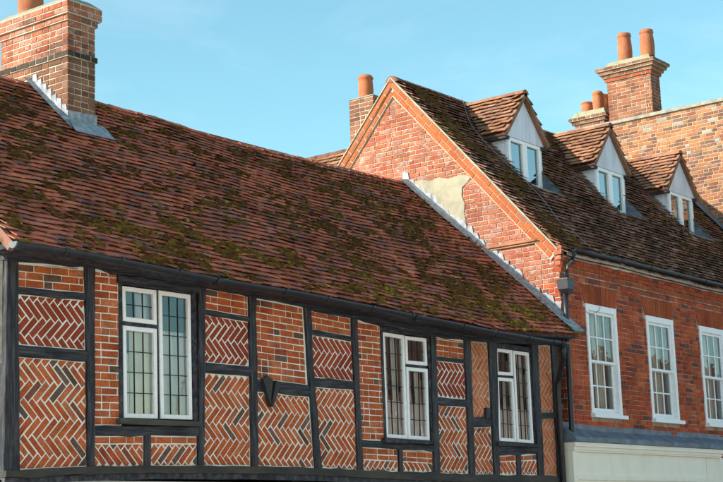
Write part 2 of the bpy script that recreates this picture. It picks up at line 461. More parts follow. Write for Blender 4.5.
# ------------------------------------------------------------------ bricks
CACHE = {}
def chip(poly, s=0.0016):
    """hand-made bricks: no edge quite straight or square"""
    if abs(area(poly)) < 0.004: return list(poly)
    return [(p[0]+rng.gauss(0, s), p[1]+rng.gauss(0, s)) for p in poly]
def lay(items, n_single, house, rest_name='brickwork', name='brick', depth=0.06, ch=0.004):
    """items: (poly, frame, parent, material, front). The largest ones in view become objects, the rest one mesh per material."""
    sc = []
    for it in items:
        poly, fr = it[0], it[1]
        cu = sum(p[0] for p in poly)/len(poly); cv = sum(p[1] for p in poly)/len(poly)
        c = fr(cu, cv, 0)
        d = c-CAM
        facing = max(0.0, -d.normalized().dot(fr.n))
        sc.append((abs(area(poly))*facing/d.length_squared, cu, cv, it))
    order = sorted(range(len(sc)), key=lambda i: -sc[i][0])
    single = set(order[:n_single])
    rest = {}
    for i, (w, cu, cv, it) in enumerate(sc):
        poly, fr, parent, mat, front = it
        jit = rng.uniform(-0.002, 0.003)
        if i in single:
            rect = len(poly) == 4 and abs(poly[0][1]-poly[1][1]) < 1e-6 and abs(poly[1][0]-poly[2][0]) < 1e-6
            var = rng.randrange(14)
            key = (mat, tuple(fr.n), round(poly[1][0]-poly[0][0], 3), round(poly[2][1]-poly[1][1], 3), var, depth) if rect else None
            me = CACHE.get(key) if key else None
            if me is None:
                mb = MB()
                loc = Frame((0, 0, 0), fr.u, fr.v, fr.n)
                mb.prism(chip([(p[0]-cu, p[1]-cv) for p in poly]), loc, -depth, 0.0, ch*rng.uniform(0.7, 1.6), (var+0.5)/14.0 if key else rng.random())
                me = mb.mesh(name, mat)
                if key: CACHE[key] = me
            link_at(name, me, parent, fr(cu, cv, front+jit))
        else:
            rest.setdefault(mat, MB()).prism(chip(poly), fr, front-depth, front+jit, ch*rng.uniform(0.7, 1.6), rng.random())
    for mat, mb in rest.items():
        mb.build(rest_name, mat, house, kind='stuff')

def courses(u0, u1, v0, v1, cuts=(), convex=None, bond='flemish', L=0.215, Hd=0.1025, h=0.065, j=0.01, corner0=False, corner1=False, shift=0, min_w=0.025, tilt=0.0):
    """rows of bricks in a rectangle; cuts are openings (ua, ub, va, vb); convex clips to a polygon; tilt follows a sagging bed"""
    out = []
    nrow = max(1, int(round((v1-v0)/(h+j))))
    for row in range(nrow):
        vb = v0+row*(h+j)
        vt = min(vb+h, v1)
        if vt-vb < 0.02: continue
        odd = (row+shift) % 2
        lo = u0+(0.112 if corner0 and odd else 0.0)
        hi = u1-(0.112 if corner1 and odd else 0.0)
        u = lo
        k = odd
        if bond == 'stretcher' and odd: first = L*0.5
        elif bond == 'flemish' and odd: first = Hd
        else: first = None
        n = 0
        while u < hi-min_w:
            if bond == 'flemish':
                w = L if (n+odd) % 2 == 0 else Hd
            elif bond == 'stretcher':
                w = L if not (n == 0 and odd) else Hd
            elif bond == 'mixed':
                w = L if rng.random() < 0.78 else Hd
                if n == 0 and odd: w = Hd
            else:
                w = Hd
            w += rng.choice((-0.006, 0.0, 0.0, 0.005))
            e = min(u+w, hi)
            if hi-e < min_w+j+0.002: e = hi
            segs = [(u, e)]
            vc = (vb+vt)/2
            for (ua, ub, va, vbb) in cuts:
                if va-0.02 < vc < vbb+0.02:
                    ns = []
                    for a, b in segs:
                        if b <= ua-0.008 or a >= ub+0.008: ns.append((a, b)); continue
                        if a < ua-0.008-min_w: ns.append((a, ua-0.008))
                        if b > ub+0.008+min_w: ns.append((ub+0.008, b))
                    segs = ns
            for a, b in segs:
                q = [(a, vb+tilt*(a-u0)), (b, vb+tilt*(b-u0)), (b, vt+tilt*(b-u0)), (a, vt+tilt*(a-u0))]
                if convex:
                    inside = all((convex[(i+1) % len(convex)][0]-convex[i][0])*(p[1]-convex[i][1])-(convex[(i+1) % len(convex)][1]-convex[i][1])*(p[0]-convex[i][0]) >= 0 for p in q for i in range(len(convex)))
                    if not inside:
                        q = clip(q, convex)
                        if not q or abs(area(q)) < 0.0006: continue
                out.append(q)
            u = e+j
            n += 1
    return out

def herringbone(quad, ang=45.0, L=0.246, W=0.0730, j=0.0145, ox=0.0, oz=0.0):
    """bricks laid at 45 degrees, rows of alternating slant, cut to the panel"""
    q = ccw(quad)
    cx = min(p[0] for p in q)+ox; cz = min(p[1] for p in q)+oz
    bx0, bx1, bz0, bz1 = min(p[0] for p in q), max(p[0] for p in q), min(p[1] for p in q), max(p[1] for p in q)
    ca, sa = math.cos(R(-ang)), math.sin(R(-ang))
    out = []
    mxd = 4.5
    k = int(round(L/W))
    nt = int(mxd/W)+4
    for m in range(-8, 9):
        for t in range(-nt, nt):
            for hv in (0, 1):
                x0 = t*W+m*L; y0 = t*W-m*L
                if hv == 0: r = (x0, y0, x0+L, y0+W)
                else: r = (x0+L, y0+W-L, x0+L+W, y0+W)
                a, b, c, d = r[0]+j/2, r[1]+j/2, r[2]-j/2, r[3]-j/2
                pts = []
                for (x, y) in ((a, b), (c, b), (c, d), (a, d)):
                    pts.append((cx+x*ca-y*sa, cz+x*sa+y*ca))
                if max(p[0] for p in pts) < bx0 or min(p[0] for p in pts) > bx1 or max(p[1] for p in pts) < bz0 or min(p[1] for p in pts) > bz1: continue
                g = clip(pts, q)
                if g and abs(area(g)) > 0.0009: out.append(g)
    return out

# ------------------------------------------------------------------ tiles
TCACHE = {}
def tile_verts(fr, w, l, th, yaw, lift, camb, tw):
    """cambered plain tile: tail at v=0 raised by lift, head at v=l on the deck"""
    vs = []
    for (u, c) in ((-w/2, 0.0), (0.0, camb), (w/2, 0.0)):
        for (v, nn) in ((0.0, lift+th), (l, th)):
            uu = u*math.cos(yaw)-v*math.sin(yaw)*0.5
            vv = v+u*math.sin(yaw)
            vs.append(fr.u*uu+fr.v*vv+fr.n*(nn+c+tw*u))
    for (u, c) in ((-w/2, 0.0), (0.0, camb), (w/2, 0.0)):
        vs.append(fr.u*(u*math.cos(yaw))+fr.v*(u*math.sin(yaw))+fr.n*(lift+c+tw*u))
    for u in (-w/2, w/2):
        vs.append(fr.u*(u*math.cos(yaw)-l*math.sin(yaw)*0.5)+fr.v*(l+u*math.sin(yaw))+fr.n*0.0)
    fs = [(0, 2, 3, 1), (2, 4, 5, 3), (6, 7, 2, 0), (7, 8, 4, 2), (9, 6, 0, 1), (8, 10, 5, 4)]
    return vs, fs
def lay_tiles(spots, fr, parent, mat, n_single, w=0.163, l=0.19, th=0.012, lift=0.056, wob=1.0, rest_name='tiling', rest_parent=None):
    """spots: world points of tile tails on the deck"""
    var = []
    for i in range(16):
        vs, fs = tile_verts(fr, w*rng.uniform(0.985, 1.01), l, th*rng.uniform(0.85, 1.3), rng.gauss(0, 0.018)*wob, lift+rng.uniform(0, 0.008)*wob, rng.uniform(0.0008, 0.003), rng.gauss(0, 0.03)*wob)
        var.append((vs, fs, (i*7 % 16+0.5)/16))
    sc = sorted(range(len(spots)), key=lambda i: (spots[i]-CAM).length)
    single = set(sc[:n_single])
    ms = {}
    rest = MB()
    for i, p in enumerate(spots):
        k = rng.randrange(16)
        vs, fs, r = var[k]
        if i in single:
            if k not in ms:
                mb = MB(); mb.add(vs, fs, r); ms[k] = mb.mesh('tile', mat)
            link_at('tile', ms[k], parent, p)
        else:
            rest.add([v+p for v in vs], fs, rng.random())
    if rest.f: rest.build(rest_name, mat, rest_parent or parent, kind='stuff')

ICO_V = []
_t = (1+5**0.5)/2
for a, b in ((-1, _t), (1, _t), (-1, -_t), (1, -_t)):
    ICO_V += [Vector((a, b, 0)), Vector((0, a, b)), Vector((b, 0, a))]
ICO_V = [v.normalized() for v in ICO_V]
def ico_faces():
    fs = []
    n = 12
    e = min((ICO_V[i]-ICO_V[j]).length for i in range(n) for j in range(i))
    for i in range(n):
        for j in range(i+1, n):
            for k in range(j+1, n):
                if all(abs((ICO_V[x]-ICO_V[y]).length-e) < 1e-3 for x, y in ((i, j), (j, k), (i, k))):
                    nn = (ICO_V[j]-ICO_V[i]).cross(ICO_V[k]-ICO_V[i])
                    fs.append((i, j, k) if nn.dot(ICO_V[i]) > 0 else (i, k, j))
    return fs
ICO_F = ico_faces()
def moss_clump(mb, fr, p, s, r):
    su, sv, sn = s*rng.uniform(0.9, 2.0), s*rng.uniform(0.6, 1.0), s*rng.uniform(0.4, 0.7)
    a = rng.gauss(0, 0.35)
    vs = []
    for v in ICO_V:
        jj = rng.uniform(0.75, 1.2)
        x, y = v.x*math.cos(a)-v.y*math.sin(a), v.x*math.sin(a)+v.y*math.cos(a)
        vs.append(p+fr.u*(x*su*jj)+fr.v*(y*sv*jj)+fr.n*(v.z*sn*jj))
    mb.add(vs, ICO_F, r)
def lerp_tab(tab, x):
    if x <= tab[0][0]: return tab[0][1]
    for (a, va), (b, vb) in zip(tab, tab[1:]):
        if x <= b: return va+(vb-va)*(x-a)/(b-a)
    return tab[-1][1]

def rough_poly(poly, step=0.16, amp=0.004):
    """hand-hewn outline: extra points along each edge, nudged"""
    p = ccw(poly)
    out = []
    for i in range(len(p)):
        a, b = p[i], p[(i+1) % len(p)]
        d = math.hypot(b[0]-a[0], b[1]-a[1])
        n = max(1, int(d/step))
        for k in range(n):
            t = k/n
            jx, jz = (rng.gauss(0, amp), rng.gauss(0, amp)) if k else (0, 0)
            out.append((a[0]+(b[0]-a[0])*t+jx, a[1]+(b[1]-a[1])*t+jz))
    return out

# ------------------------------------------------------------------ measured layout (metres, x along the front and z up)
TIMBERS=[
 ('post',[(-0.035, 4.747), (0.105, 4.746), (0.141, 2.663), (-0.054, 2.642)]),
 ('post',[(0.963, 4.792), (1.091, 4.793), (1.084, 2.704), (0.992, 2.703)]),
 ('post',[(2.607, 4.784), (2.715, 4.785), (2.643, 2.738), (2.551, 2.737)]),
 ('post',[(3.421, 4.773), (3.54, 4.774), (3.513, 2.741), (3.405, 2.739)]),
 ('post',[(4.388, 4.746), (4.518, 4.748), (4.52, 3.988), (4.626, 2.723), (4.516, 2.721), (4.426, 3.946)]),
 ('post',[(5.294, 4.728), (5.403, 4.726), (5.417, 2.721), (5.319, 2.72)]),
 ('post',[(6.963, 4.68), (7.088, 4.677), (7.038, 2.717), (6.903, 2.715)]),
 ('post',[(7.748, 4.641), (7.893, 4.64), (7.849, 2.713), (7.718, 2.712)]),
 ('post',[(8.341, 4.622), (8.556, 4.626), (8.443, 2.706), (8.323, 2.705)]),
 ('post',[(9.453, 4.642), (9.63, 4.642), (9.611, 2.719), (9.462, 2.718)]),
 ('post',[(10.023, 4.658), (10.208, 4.658), (10.18, 2.711), (10.011, 2.709)]),
 ('rail',[(0.09, 4.403), (0.982, 4.433), (0.982, 4.363), (0.09, 4.336)]),
 ('rail',[(0.095, 3.846), (0.994, 3.859), (1.007, 3.747), (0.084, 3.736)]),
 ('rail',[(1.072, 3.116), (2.587, 3.16), (2.585, 3.059), (1.072, 3.018)]),
 ('stud',[(1.771, 3.049), (1.857, 3.052), (1.853, 2.716), (1.767, 2.715)]),
 ('lintel',[(1.407, 4.67), (2.621, 4.686), (2.619, 4.604), (1.406, 4.586)]),
 ('rail',[(2.678, 4.437), (3.426, 4.421), (3.433, 4.364), (2.677, 4.382)]),
 ('rail',[(2.665, 3.857), (3.425, 3.857), (3.438, 3.746), (2.662, 3.744)]),
 ('rail',[(3.504, 3.727), (4.434, 3.707), (4.483, 3.576), (3.517, 3.588)]),
 ('rail',[(4.491, 4.372), (5.302, 4.347), (5.319, 4.287), (4.498, 4.311)]),
 ('rail',[(4.493, 3.807), (5.351, 3.805), (5.365, 3.705), (4.506, 3.694)]),
 ('rail',[(5.41, 3.104), (6.964, 3.072), (7.048, 2.997), (5.405, 3.02)]),
 ('stud',[(6.159, 3.026), (6.243, 3.029), (6.233, 2.719), (6.148, 2.718)]),
 ('rail',[(7.031, 4.235), (7.767, 4.238), (7.774, 4.184), (7.027, 4.182)]),
 ('rail',[(7.013, 3.704), (7.768, 3.702), (7.772, 3.603), (7.005, 3.6)]),
 ('rail',[(7.832, 3.466), (8.323, 3.492), (8.361, 3.369), (7.844, 3.337)]),
 ('block',[(8.173, 3.614), (8.273, 3.619), (8.259, 3.469), (8.16, 3.465)]),
 ('rail',[(8.439, 3.137), (9.562, 3.139), (9.577, 3.027), (8.424, 2.975)]),
 ('stud',[(8.926, 3.027), (9.03, 3.029), (9.011, 2.713), (8.907, 2.712)]),
 ('rail',[(9.545, 3.605), (10.075, 3.633), (10.08, 3.551), (9.562, 3.514)]),
]
PANELS=[
 ([(0.106, 4.648), (0.963, 4.69), (0.969, 4.432), (0.108, 4.402)],'b','o'),
 ([(0.109, 4.338), (0.976, 4.362), (0.981, 3.858), (0.115, 3.848)],'h','m'),
 ([(0.12, 3.739), (0.994, 3.746), (0.998, 2.713), (0.141, 2.672)],'h','o'),
 ([(1.091, 4.68), (1.435, 4.683), (1.444, 3.129), (1.085, 3.121)],'b','o'),
 ([(1.085, 3.018), (1.771, 3.039), (1.768, 2.73), (1.084, 2.714)],'m','o'),
 ([(1.857, 3.042), (2.562, 3.058), (2.552, 2.747), (1.853, 2.733)],'m','o'),
 ([(2.708, 4.69), (3.417, 4.67), (3.423, 4.42), (2.702, 4.436)],'b','o'),
 ([(2.7, 4.383), (3.424, 4.364), (3.42, 3.857), (2.68, 3.856)],'h','m'),
 ([(2.678, 3.743), (3.421, 3.745), (3.406, 2.761), (2.644, 2.749)],'h','o'),
 ([(3.535, 4.653), (4.383, 4.627), (4.415, 3.708), (3.525, 3.729)],'b','o'),
 ([(3.525, 3.589), (4.446, 3.574), (4.518, 2.756), (3.514, 2.757)],'h','o'),
 ([(4.511, 4.598), (5.289, 4.576), (5.296, 4.347), (4.515, 4.372)],'b','o'),
 ([(4.516, 4.313), (5.305, 4.286), (5.317, 3.803), (4.517, 3.806)],'h','m'),
 ([(4.54, 3.696), (5.331, 3.703), (5.324, 2.744), (4.628, 2.757)],'h','o'),
 ([(5.394, 4.564), (5.891, 4.533), (5.904, 3.106), (5.416, 3.104)],'b','o'),
 ([(5.415, 3.02), (6.158, 3.014), (6.15, 2.737), (5.418, 2.739)],'m','o'),
 ([(6.242, 3.012), (7.015, 2.997), (7.027, 2.729), (6.233, 2.732)],'m','o'),
 ([(7.067, 4.491), (7.748, 4.492), (7.749, 4.234), (7.054, 4.234)],'b','o'),
 ([(7.055, 4.184), (7.75, 4.183), (7.749, 3.701), (7.052, 3.706)],'h','m'),
 ([(7.051, 3.602), (7.748, 3.602), (7.719, 2.718), (7.034, 2.725)],'h','o'),
 ([(7.885, 4.494), (8.342, 4.505), (8.31, 3.485), (7.863, 3.467)],'h','p'),
 ([(7.864, 3.338), (8.319, 3.367), (8.325, 2.719), (7.85, 2.72)],'h','o'),
 ([(8.456, 2.977), (8.928, 2.999), (8.908, 2.725), (8.442, 2.72)],'m','o'),
 ([(9.027, 3.001), (9.517, 3.026), (9.469, 2.732), (9.012, 2.726)],'m','o'),
 ([(9.623, 4.579), (10.021, 4.595), (10.018, 3.628), (9.581, 3.607)],'h','p'),
 ([(9.59, 3.513), (10.018, 3.552), (10.013, 2.731), (9.607, 2.733)],'h','p'),
]
PLATE_TOP= [(-0.047, 4.775), (0.524, 4.818), (0.97, 4.824), (1.436, 4.809), (2.702, 4.806), (3.54, 4.774), (4.389, 4.758), (5.304, 4.729), (7.089, 4.691), (8.355, 4.637), (9.616, 4.641), (10.324, 4.667)]
PLATE_BOT= [(-0.046, 4.64), (0.1, 4.647), (0.956, 4.693), (1.186, 4.686), (1.435, 4.673), (2.7, 4.688), (2.972, 4.691), (3.552, 4.649), (4.383, 4.633), (4.529, 4.593), (5.394, 4.564), (5.901, 4.534), (7.074, 4.491), (7.729, 4.498), (8.343, 4.512), (9.61, 4.582), (10.317, 4.607)]
BEAM_TOP= [(-0.072, 2.664), (0.141, 2.672), (1.071, 2.717), (1.867, 2.736), (2.639, 2.749), (3.505, 2.757), (4.628, 2.751), (5.389, 2.739), (6.96, 2.728), (7.885, 2.717), (10.182, 2.725)]
BEAM_BOT= [(-0.071, 2.596), (0.141, 2.598), (1.07, 2.641), (1.866, 2.663), (2.637, 2.67), (3.502, 2.675), (4.624, 2.665), (5.384, 2.649), (6.952, 2.627), (7.876, 2.608), (10.166, 2.597)]
CASEMENTS=[
 [([(1.486, 4.565), (1.983, 4.571), (1.985, 4.205), (1.497, 4.203)],3,2), ([(1.496, 4.157), (1.984, 4.162), (1.985, 3.222), (1.505, 3.213)],3,4), ([(2.02, 4.575), (2.497, 4.576), (2.499, 3.232), (2.029, 3.224)],3,6)],
 [([(5.941, 4.463), (6.408, 4.458), (6.399, 3.142), (5.943, 3.147)],3,6), ([(6.425, 4.453), (6.893, 4.458), (6.893, 4.1), (6.422, 4.094)],3,2), ([(6.424, 4.056), (6.893, 4.061), (6.872, 3.138), (6.409, 3.142)],3,4)],
 [([(8.561, 4.458), (8.982, 4.46), (8.975, 4.098), (8.546, 4.088)],3,2), ([(8.548, 4.055), (8.973, 4.06), (8.97, 3.176), (8.517, 3.178)],3,4), ([(9.003, 4.457), (9.422, 4.457), (9.419, 3.167), (8.986, 3.175)],3,6)],
]
SILLS= [[(1.362, 3.195), (2.551, 3.203), (2.549, 3.157), (1.362, 3.143)], [(5.798, 3.129), (6.841, 3.123), (6.838, 3.083), (5.794, 3.075)], [(8.376, 3.155), (9.454, 3.147), (9.45, 3.112), (8.371, 3.105)]]
GUT= [(-0.341, 4.73), (0.016, 4.729), (0.554, 4.74), (1.043, 4.731), (2.496, 4.692), (3.822, 4.691), (4.549, 4.673), (6.7, 4.619), (7.993, 4.586), (9.565, 4.576)]
CABLE= [(12.379, 2.854, 9.417), (12.09, 2.632, 9.169), (11.495, 2.124, 8.601), (11.325, 1.76, 8.194), (11.333, 1.421, 7.815), (11.385, 1.063, 7.415), (11.349, 0.731, 7.044), (11.15, 0.351, 6.619), (11.277, 0.27, 6.53), (11.323, 0.097, 6.336), (11.368, -0.042, 6.18)]

def subthing(name, parent, loc):
    """a part that is itself made of pieces: an Empty under its thing"""
    o = bpy.data.objects.new(name, None)
    o.empty_display_size = 0.2
    COL.objects.link(o)
    o.parent = parent
    o.location = Vector(loc)-base_of(parent)
    BASE[o.name] = Vector(loc)
    return o

# ------------------------------------------------------------------ ground (out of view, surfaces made pale to bounce light)
def ground():
    mb = MB(); mb.box((-300, -300, -0.5), (300, 300, -0.01)); o = mb.build('ground', 'bounce_paving', kind='structure')
    mb = MB(); mb.box((-200, -9.6, -0.3), (200, -1.9, 0.0)); mb.build('road', 'bounce_setts', kind='structure')
    mb = MB(); mb.box((-200, -1.9, -0.3), (200, 0.6, 0.12)); mb.build('pavement', 'bounce_paving', kind='structure')
    mb = MB(); mb.box((-200, -12.6, -0.3), (200, -9.6, 0.12)); mb.build('pavement', 'bounce_paving', kind='structure')
ground()

# ------------------------------------------------------------------ timber-framed house
TH = thing('timber_framed_house', (5.1, 0, 0), 'long timber framed house with herringbone brick panels and mossy red tiled roof', 'house')
FF = front_frame(0.0)
PITCH = math.atan(0.9222)
def plane_z(y): return 5.11+0.9222*(y-0.0908)
EAVE_SAG = [(-0.3, 0.02), (1.2, 0.02), (4.0, -0.01), (6.7, -0.07), (8.0, -0.10), (9.4, -0.03), (10.33, 0.03)]
RIDGE_SAG = [(-0.3, 0.0), (3.7, 0.0), (4.6, 0.0), (5.6, -0.025), (6.6, -0.05), (7.7, -0.02), (8.9, -0.005), (10.33, 0.035)]
def roof_dz(x, t):
    return lerp_tab(EAVE_SAG, x)*(1-t)+lerp_tab(RIDGE_SAG, x)*t + 0.022*noise.noise(Vector((x*0.8, t*3.0, 1.3))) + 0.008*noise.noise(Vector((x*2.5, t*9.0, 5.3)))

def timber_walls():
    k = 0
    for name, poly in TIMBERS:
        mb = MB()
        front = {'post': 0.034, 'stud': 0.028, 'rail': 0.030, 'lintel': 0.038, 'block': 0.05}[name]+0.0013*(k % 5)
        mb.prism(rough_poly(poly), FF, -0.09, front, 0.006)
        mb.build(name, 'timber_up' if name in ('post', 'stud', 'block') else 'timber_along', TH)
        k += 1
    # wall plate and bressummer: sagging beams
    def resample(line, n=60, x0=-0.05, x1=10.25, amp=0.003):
        return [(x0+(x1-x0)*i/n, lerp_tab(line, x0+(x1-x0)*i/n)+rng.gauss(0, amp)) for i in range(n+1)]
    mb = MB(); mb.strip(resample([(x, z+0.03) for x, z in PLATE_TOP]), resample(PLATE_BOT, amp=0.006), FF, -0.10, 0.052); mb.build('wall_plate', 'timber_along', TH)
    mb = MB(); mb.strip(resample(BEAM_TOP, amp=0.005), resample(BEAM_BOT), FF, -0.10, 0.058); mb.build('bressummer', 'timber_bare', TH)
    mb = MB(); mb.strip([(x, z-0.002) for x, z in resample(BEAM_BOT, amp=0)], [(x, z-0.062) for x, z in resample(BEAM_BOT, amp=0.002)], FF, -0.10, 0.040); mb.build('fascia_board', 'timber', TH)
    mb = MB(); mb.box((-0.05, 0.005, 0.0), (10.25, 0.3, 2.58)); mb.build('lower_wall', 'lower_wall', TH)
timber_walls()

def infill():
    items = []
    for i, (quad, kind, tint) in enumerate(PANELS):
        q = ccw(quad)
        big = inset(q, -0.025)
        mb = MB(); mb.prism(big, FF, -0.11, 0.003+0.0004*(i % 4), 0.0)
        panel = mb.build('brick_panel', 'mortar_white' if tint != 'p' else 'mortar_warm', TH)
        mat = {'o': 'brick_orange', 'm': 'brick_maroon', 'p': 'brick_pale'}[tint]
        inner = inset(q, 0.011)
        u0 = min(p[0] for p in q); u1 = max(p[0] for p in q); v0 = min(p[1] for p in q); v1 = max(p[1] for p in q)
        tl, tr, br, bl = quad
        tilt = (br[1]-bl[1])/(br[0]-bl[0])
        if kind == 'b':
            polys = courses(u0, u1, bl[1]+0.012, v1+0.05, convex=inner, bond='mixed', tilt=tilt, shift=i)
        elif kind == 'h':
            polys = herringbone(inner, ox=rng.uniform(0, 0.1), oz=rng.uniform(0, 0.3), ang=45.0 if i % 2 else 45.0)
        else:
            hb = 0.082 if i < 10 else (0.152 if i < 20 else 0.085)
            split_l, split_r = tl[1]-hb, tr[1]-hb
            top = ccw([(tl[0], tl[1]), (tr[0], tr[1]), (tr[0], split_r), (tl[0], split_l)])
            low = ccw([(tl[0], split_l+0.004), (tr[0], split_r+0.004), br, bl])
            polys = courses(u0, u1, min(split_l, split_r)+0.004, v1+0.03, convex=inset(top, 0.007), bond='mixed', tilt=(tr[1]-tl[1])/(tr[0]-tl[0]), shift=i)
            polys += herringbone(inset(low, 0.009), ox=rng.uniform(0, 0.1), oz=(0.0 if i % 2 else 0.157))
        items += [(p, FF, panel, mat, 0.0085) for p in polys]
    lay(items, 300, TH, 'brickwork', depth=0.05, ch=0.0035)
infill()

def ring(mb, outer, inner, fr, n0, n1, ch=0.003):
    k = len(outer)
    for i in range(k):
        j = (i+1) % k
        mb.prism([outer[i], outer[j], inner[j], inner[i]], fr, n0, n1, ch)
def quad_pt(q, s, t):
    """q = TL TR BR BL; s to the right, t down"""
    top = (q[0][0]+(q[1][0]-q[0][0])*s, q[0][1]+(q[1][1]-q[0][1])*s)
    bot = (q[3][0]+(q[2][0]-q[3][0])*s, q[3][1]+(q[2][1]-q[3][1])*s)
    return (top[0]+(bot[0]-top[0])*t, top[1]+(bot[1]-top[1])*t)
def curtain(name, mat, parent, x0, x1, z0, z1, y, waves=7, amp=0.02):
    mb = MB(); n = 48
    ph = rng.uniform(0, 6)
    vs, fs = [], []
    for i in range(n+1):
        t = i/n
        yy = y+amp*math.sin(t*waves*6.28+ph)+amp*0.4*math.sin(t*waves*14.1+ph*2)
        vs += [Vector((x0+(x1-x0)*t, yy, z0)), Vector((x0+(x1-x0)*t, yy+0.01, z1))]
    for i in range(n): fs.append((2*i, 2*i+2, 2*i+3, 2*i+1))
    mb.add(vs, fs); return mb.build(name, mat, parent, smooth=True)
def room_box(parent, x0, x1, z0, z1, y0, y1, mat='room_dark'):
    mb = MB()
    a = [Vector((x0, y0, z0)), Vector((x1, y0, z0)), Vector((x1, y0, z1)), Vector((x0, y0, z1)), Vector((x0, y1, z0)), Vector((x1, y1, z0)), Vector((x1, y1, z1)), Vector((x0, y1, z1))]
    mb.add(a, [(4, 5, 6, 7), (0, 1, 5, 4), (2, 3, 7, 6), (1, 2, 6, 5), (3, 0, 4, 7)])
    mb.build('room', mat, parent)

def casement_windows():
    for w, sashes in enumerate(CASEMENTS):
        xs = [p[0] for s in sashes for p in s[0]]; zs = [p[1] for s in sashes for p in s[0]]
        x0, x1, z0, z1 = min(xs), max(xs), min(zs), max(zs)
        win = subthing('window', TH, ((x0+x1)/2, 0, z0))
        outer = [(x0-0.055, z0-0.04), (x1+0.075, z0-0.04), (x1+0.075, z1+0.075), (x0-0.055, z1+0.075)]
        inner = [(x0-0.004, z0-0.006), (x1+0.006, z0-0.006), (x1+0.006, z1+0.006), (x0-0.004, z1+0.006)]
        mb = MB(); ring(mb, outer, inner, FF, -0.10, 0.016, 0.004); mb.build('frame', 'timber', win)
        # mullion between the two lights and transom under the small light
        L = [s for s in sashes]
        cols = sorted({0: 1}.items())
        left = [s[0] for s in L if s[0][0][0] < (x0+x1)/2-0.05]; right = [s[0] for s in L if s[0][0][0] >= (x0+x1)/2-0.05]
        ml = max(max(q[1][0], q[2][0]) for q in left); mr = min(min(q[0][0], q[3][0]) for q in right)
        mb = MB(); mb.prism([(ml-0.03, z0-0.01), (mr+0.03, z0-0.01), (mr+0.03, z1+0.01), (ml-0.03, z1+0.01)], FF, -0.10, -0.012, 0.0); mb.build('mullion', 'timber', win)
        pair = left if len(left) == 2 else right
        pair = sorted(pair, key=lambda q: -q[0][1])
        zt0, zt1 = pair[1][0][1]-0.03, pair[0][3][1]+0.03
        mb = MB(); mb.prism([(pair[0][0][0]+0.01, zt0), (pair[0][1][0]-0.01, zt0), (pair[0][1][0]-0.01, zt1), (pair[0][0][0]+0.01, zt1)], FF, -0.10, -0.014, 0.0); mb.build('transom', 'timber', win)
        for (q, nc, nr) in sashes:
            o = ccw(q)
            n_front = 0.004+rng.uniform(-0.002, 0.004)
            i_ = inset(o, 0.047)
            mb = MB(); ring(mb, o, i_, FF, -0.05, n_front, 0.004); mb.build('sash', 'white_paint', win)
            qi = [(q[0][0]+0.047, q[0][1]-0.047), (q[1][0]-0.047, q[1][1]-0.047), (q[2][0]-0.047, q[2][1]+0.047), (q[3][0]+0.047, q[3][1]+0.047)]
            # lead lattice and one pane in each cell, slightly out of plane as old glass is
            mb = MB()
            for c in range(1, nc):
                a, b = quad_pt(qi, c/nc, 0), quad_pt(qi, c/nc, 1)
                mb.prism([(a[0]-0.0040, a[1]), (a[0]+0.0040, a[1]), (b[0]+0.0040, b[1]), (b[0]-0.0040, b[1])], FF, -0.032, -0.016, 0.002)
            for r_ in range(1, nr):
                a, b = quad_pt(qi, 0, r_/nr), quad_pt(qi, 1, r_/nr)
                mb.prism([(a[0], a[1]-0.0040), (b[0], b[1]-0.0040), (b[0], b[1]+0.0040), (a[0], a[1]+0.0040)], FF, -0.032, -0.0165, 0.002)
            mb.build('leading', 'came', win)
            for c in range(nc):
                for r_ in range(nr):
                    cs = [quad_pt(qi, c/nc, r_/nr), quad_pt(qi, (c+1)/nc, r_/nr), quad_pt(qi, (c+1)/nc, (r_+1)/nr), quad_pt(qi, c/nc, (r_+1)/nr)]
                    ax, az = rng.gauss(0, 0.006), rng.gauss(0, 0.006)
                    mx = sum(p[0] for p in cs)/4; mz = sum(p[1] for p in cs)/4
                    mb = MB()
                    mb.add([FF(p[0], p[1], -0.025+ax*(p[0]-mx)+az*(p[1]-mz)) for p in (cs[3], cs[2], cs[1], cs[0])], [(0, 1, 2, 3)])
                    mb.build('pane', 'glass', win)
        room_box(win, x0-0.02, x1+0.02, z0-0.03, z1+0.03, 0.101, 1.0)
        def behind(q, f0, f1, g0, g1, mat, waves, amp=0.006, y=0.062, nm='curtain'):
            xa, xb = q[0][0]+0.03, q[1][0]-0.03
            za, zb = q[3][1]+0.02, q[0][1]-0.02
            curtain(nm, mat, win, xa+(xb-xa)*f0, xa+(xb-xa)*f1, za+(zb-za)*g0, za+(zb-za)*g1, y, waves, amp)
        if w == 0:
            behind(sashes[1][0], 0.30, 1.0, 0.0, 1.0, 'cream_blind', 1, 0.002, nm='blind')
            behind(sashes[1][0], 0.0, 0.28, 0.0, 0.72, 'net_curtain', 2)
            behind(sashes[2][0], 0.0, 1.0, 0.0, 0.70, 'net_curtain', 4, 0.008)
            behind(sashes[0][0], 0.55, 1.0, 0.0, 1.0, 'net_curtain', 2, 0.006, 0.08)
        else:
            for (q, nc, nr) in sashes:
                if nr == 2: continue
                behind(q, 0.0, 1.0, 0.0, 0.36 if nr == 6 else 0.5, 'net_curtain', 4, 0.008)
                behind(q, 0.0, 0.42, 0.25, 1.0, 'net_curtain', 2, 0.008, 0.09)
                behind(q, 0.66, 1.0, 0.25, 1.0, 'net_curtain', 2, 0.008, 0.10)
        s = SILLS[w]
        mb = MB(); mb.prism([(s[0][0]+0.03, s[0][1]+0.008), (s[1][0], s[1][1]+0.008), (s[2][0], s[2][1]), (s[3][0]+0.03, s[3][1])], FF, -0.06, 0.075, 0.006); mb.build('sill', 'sill_wood' if w == 0 else 'timber', win)
casement_windows()

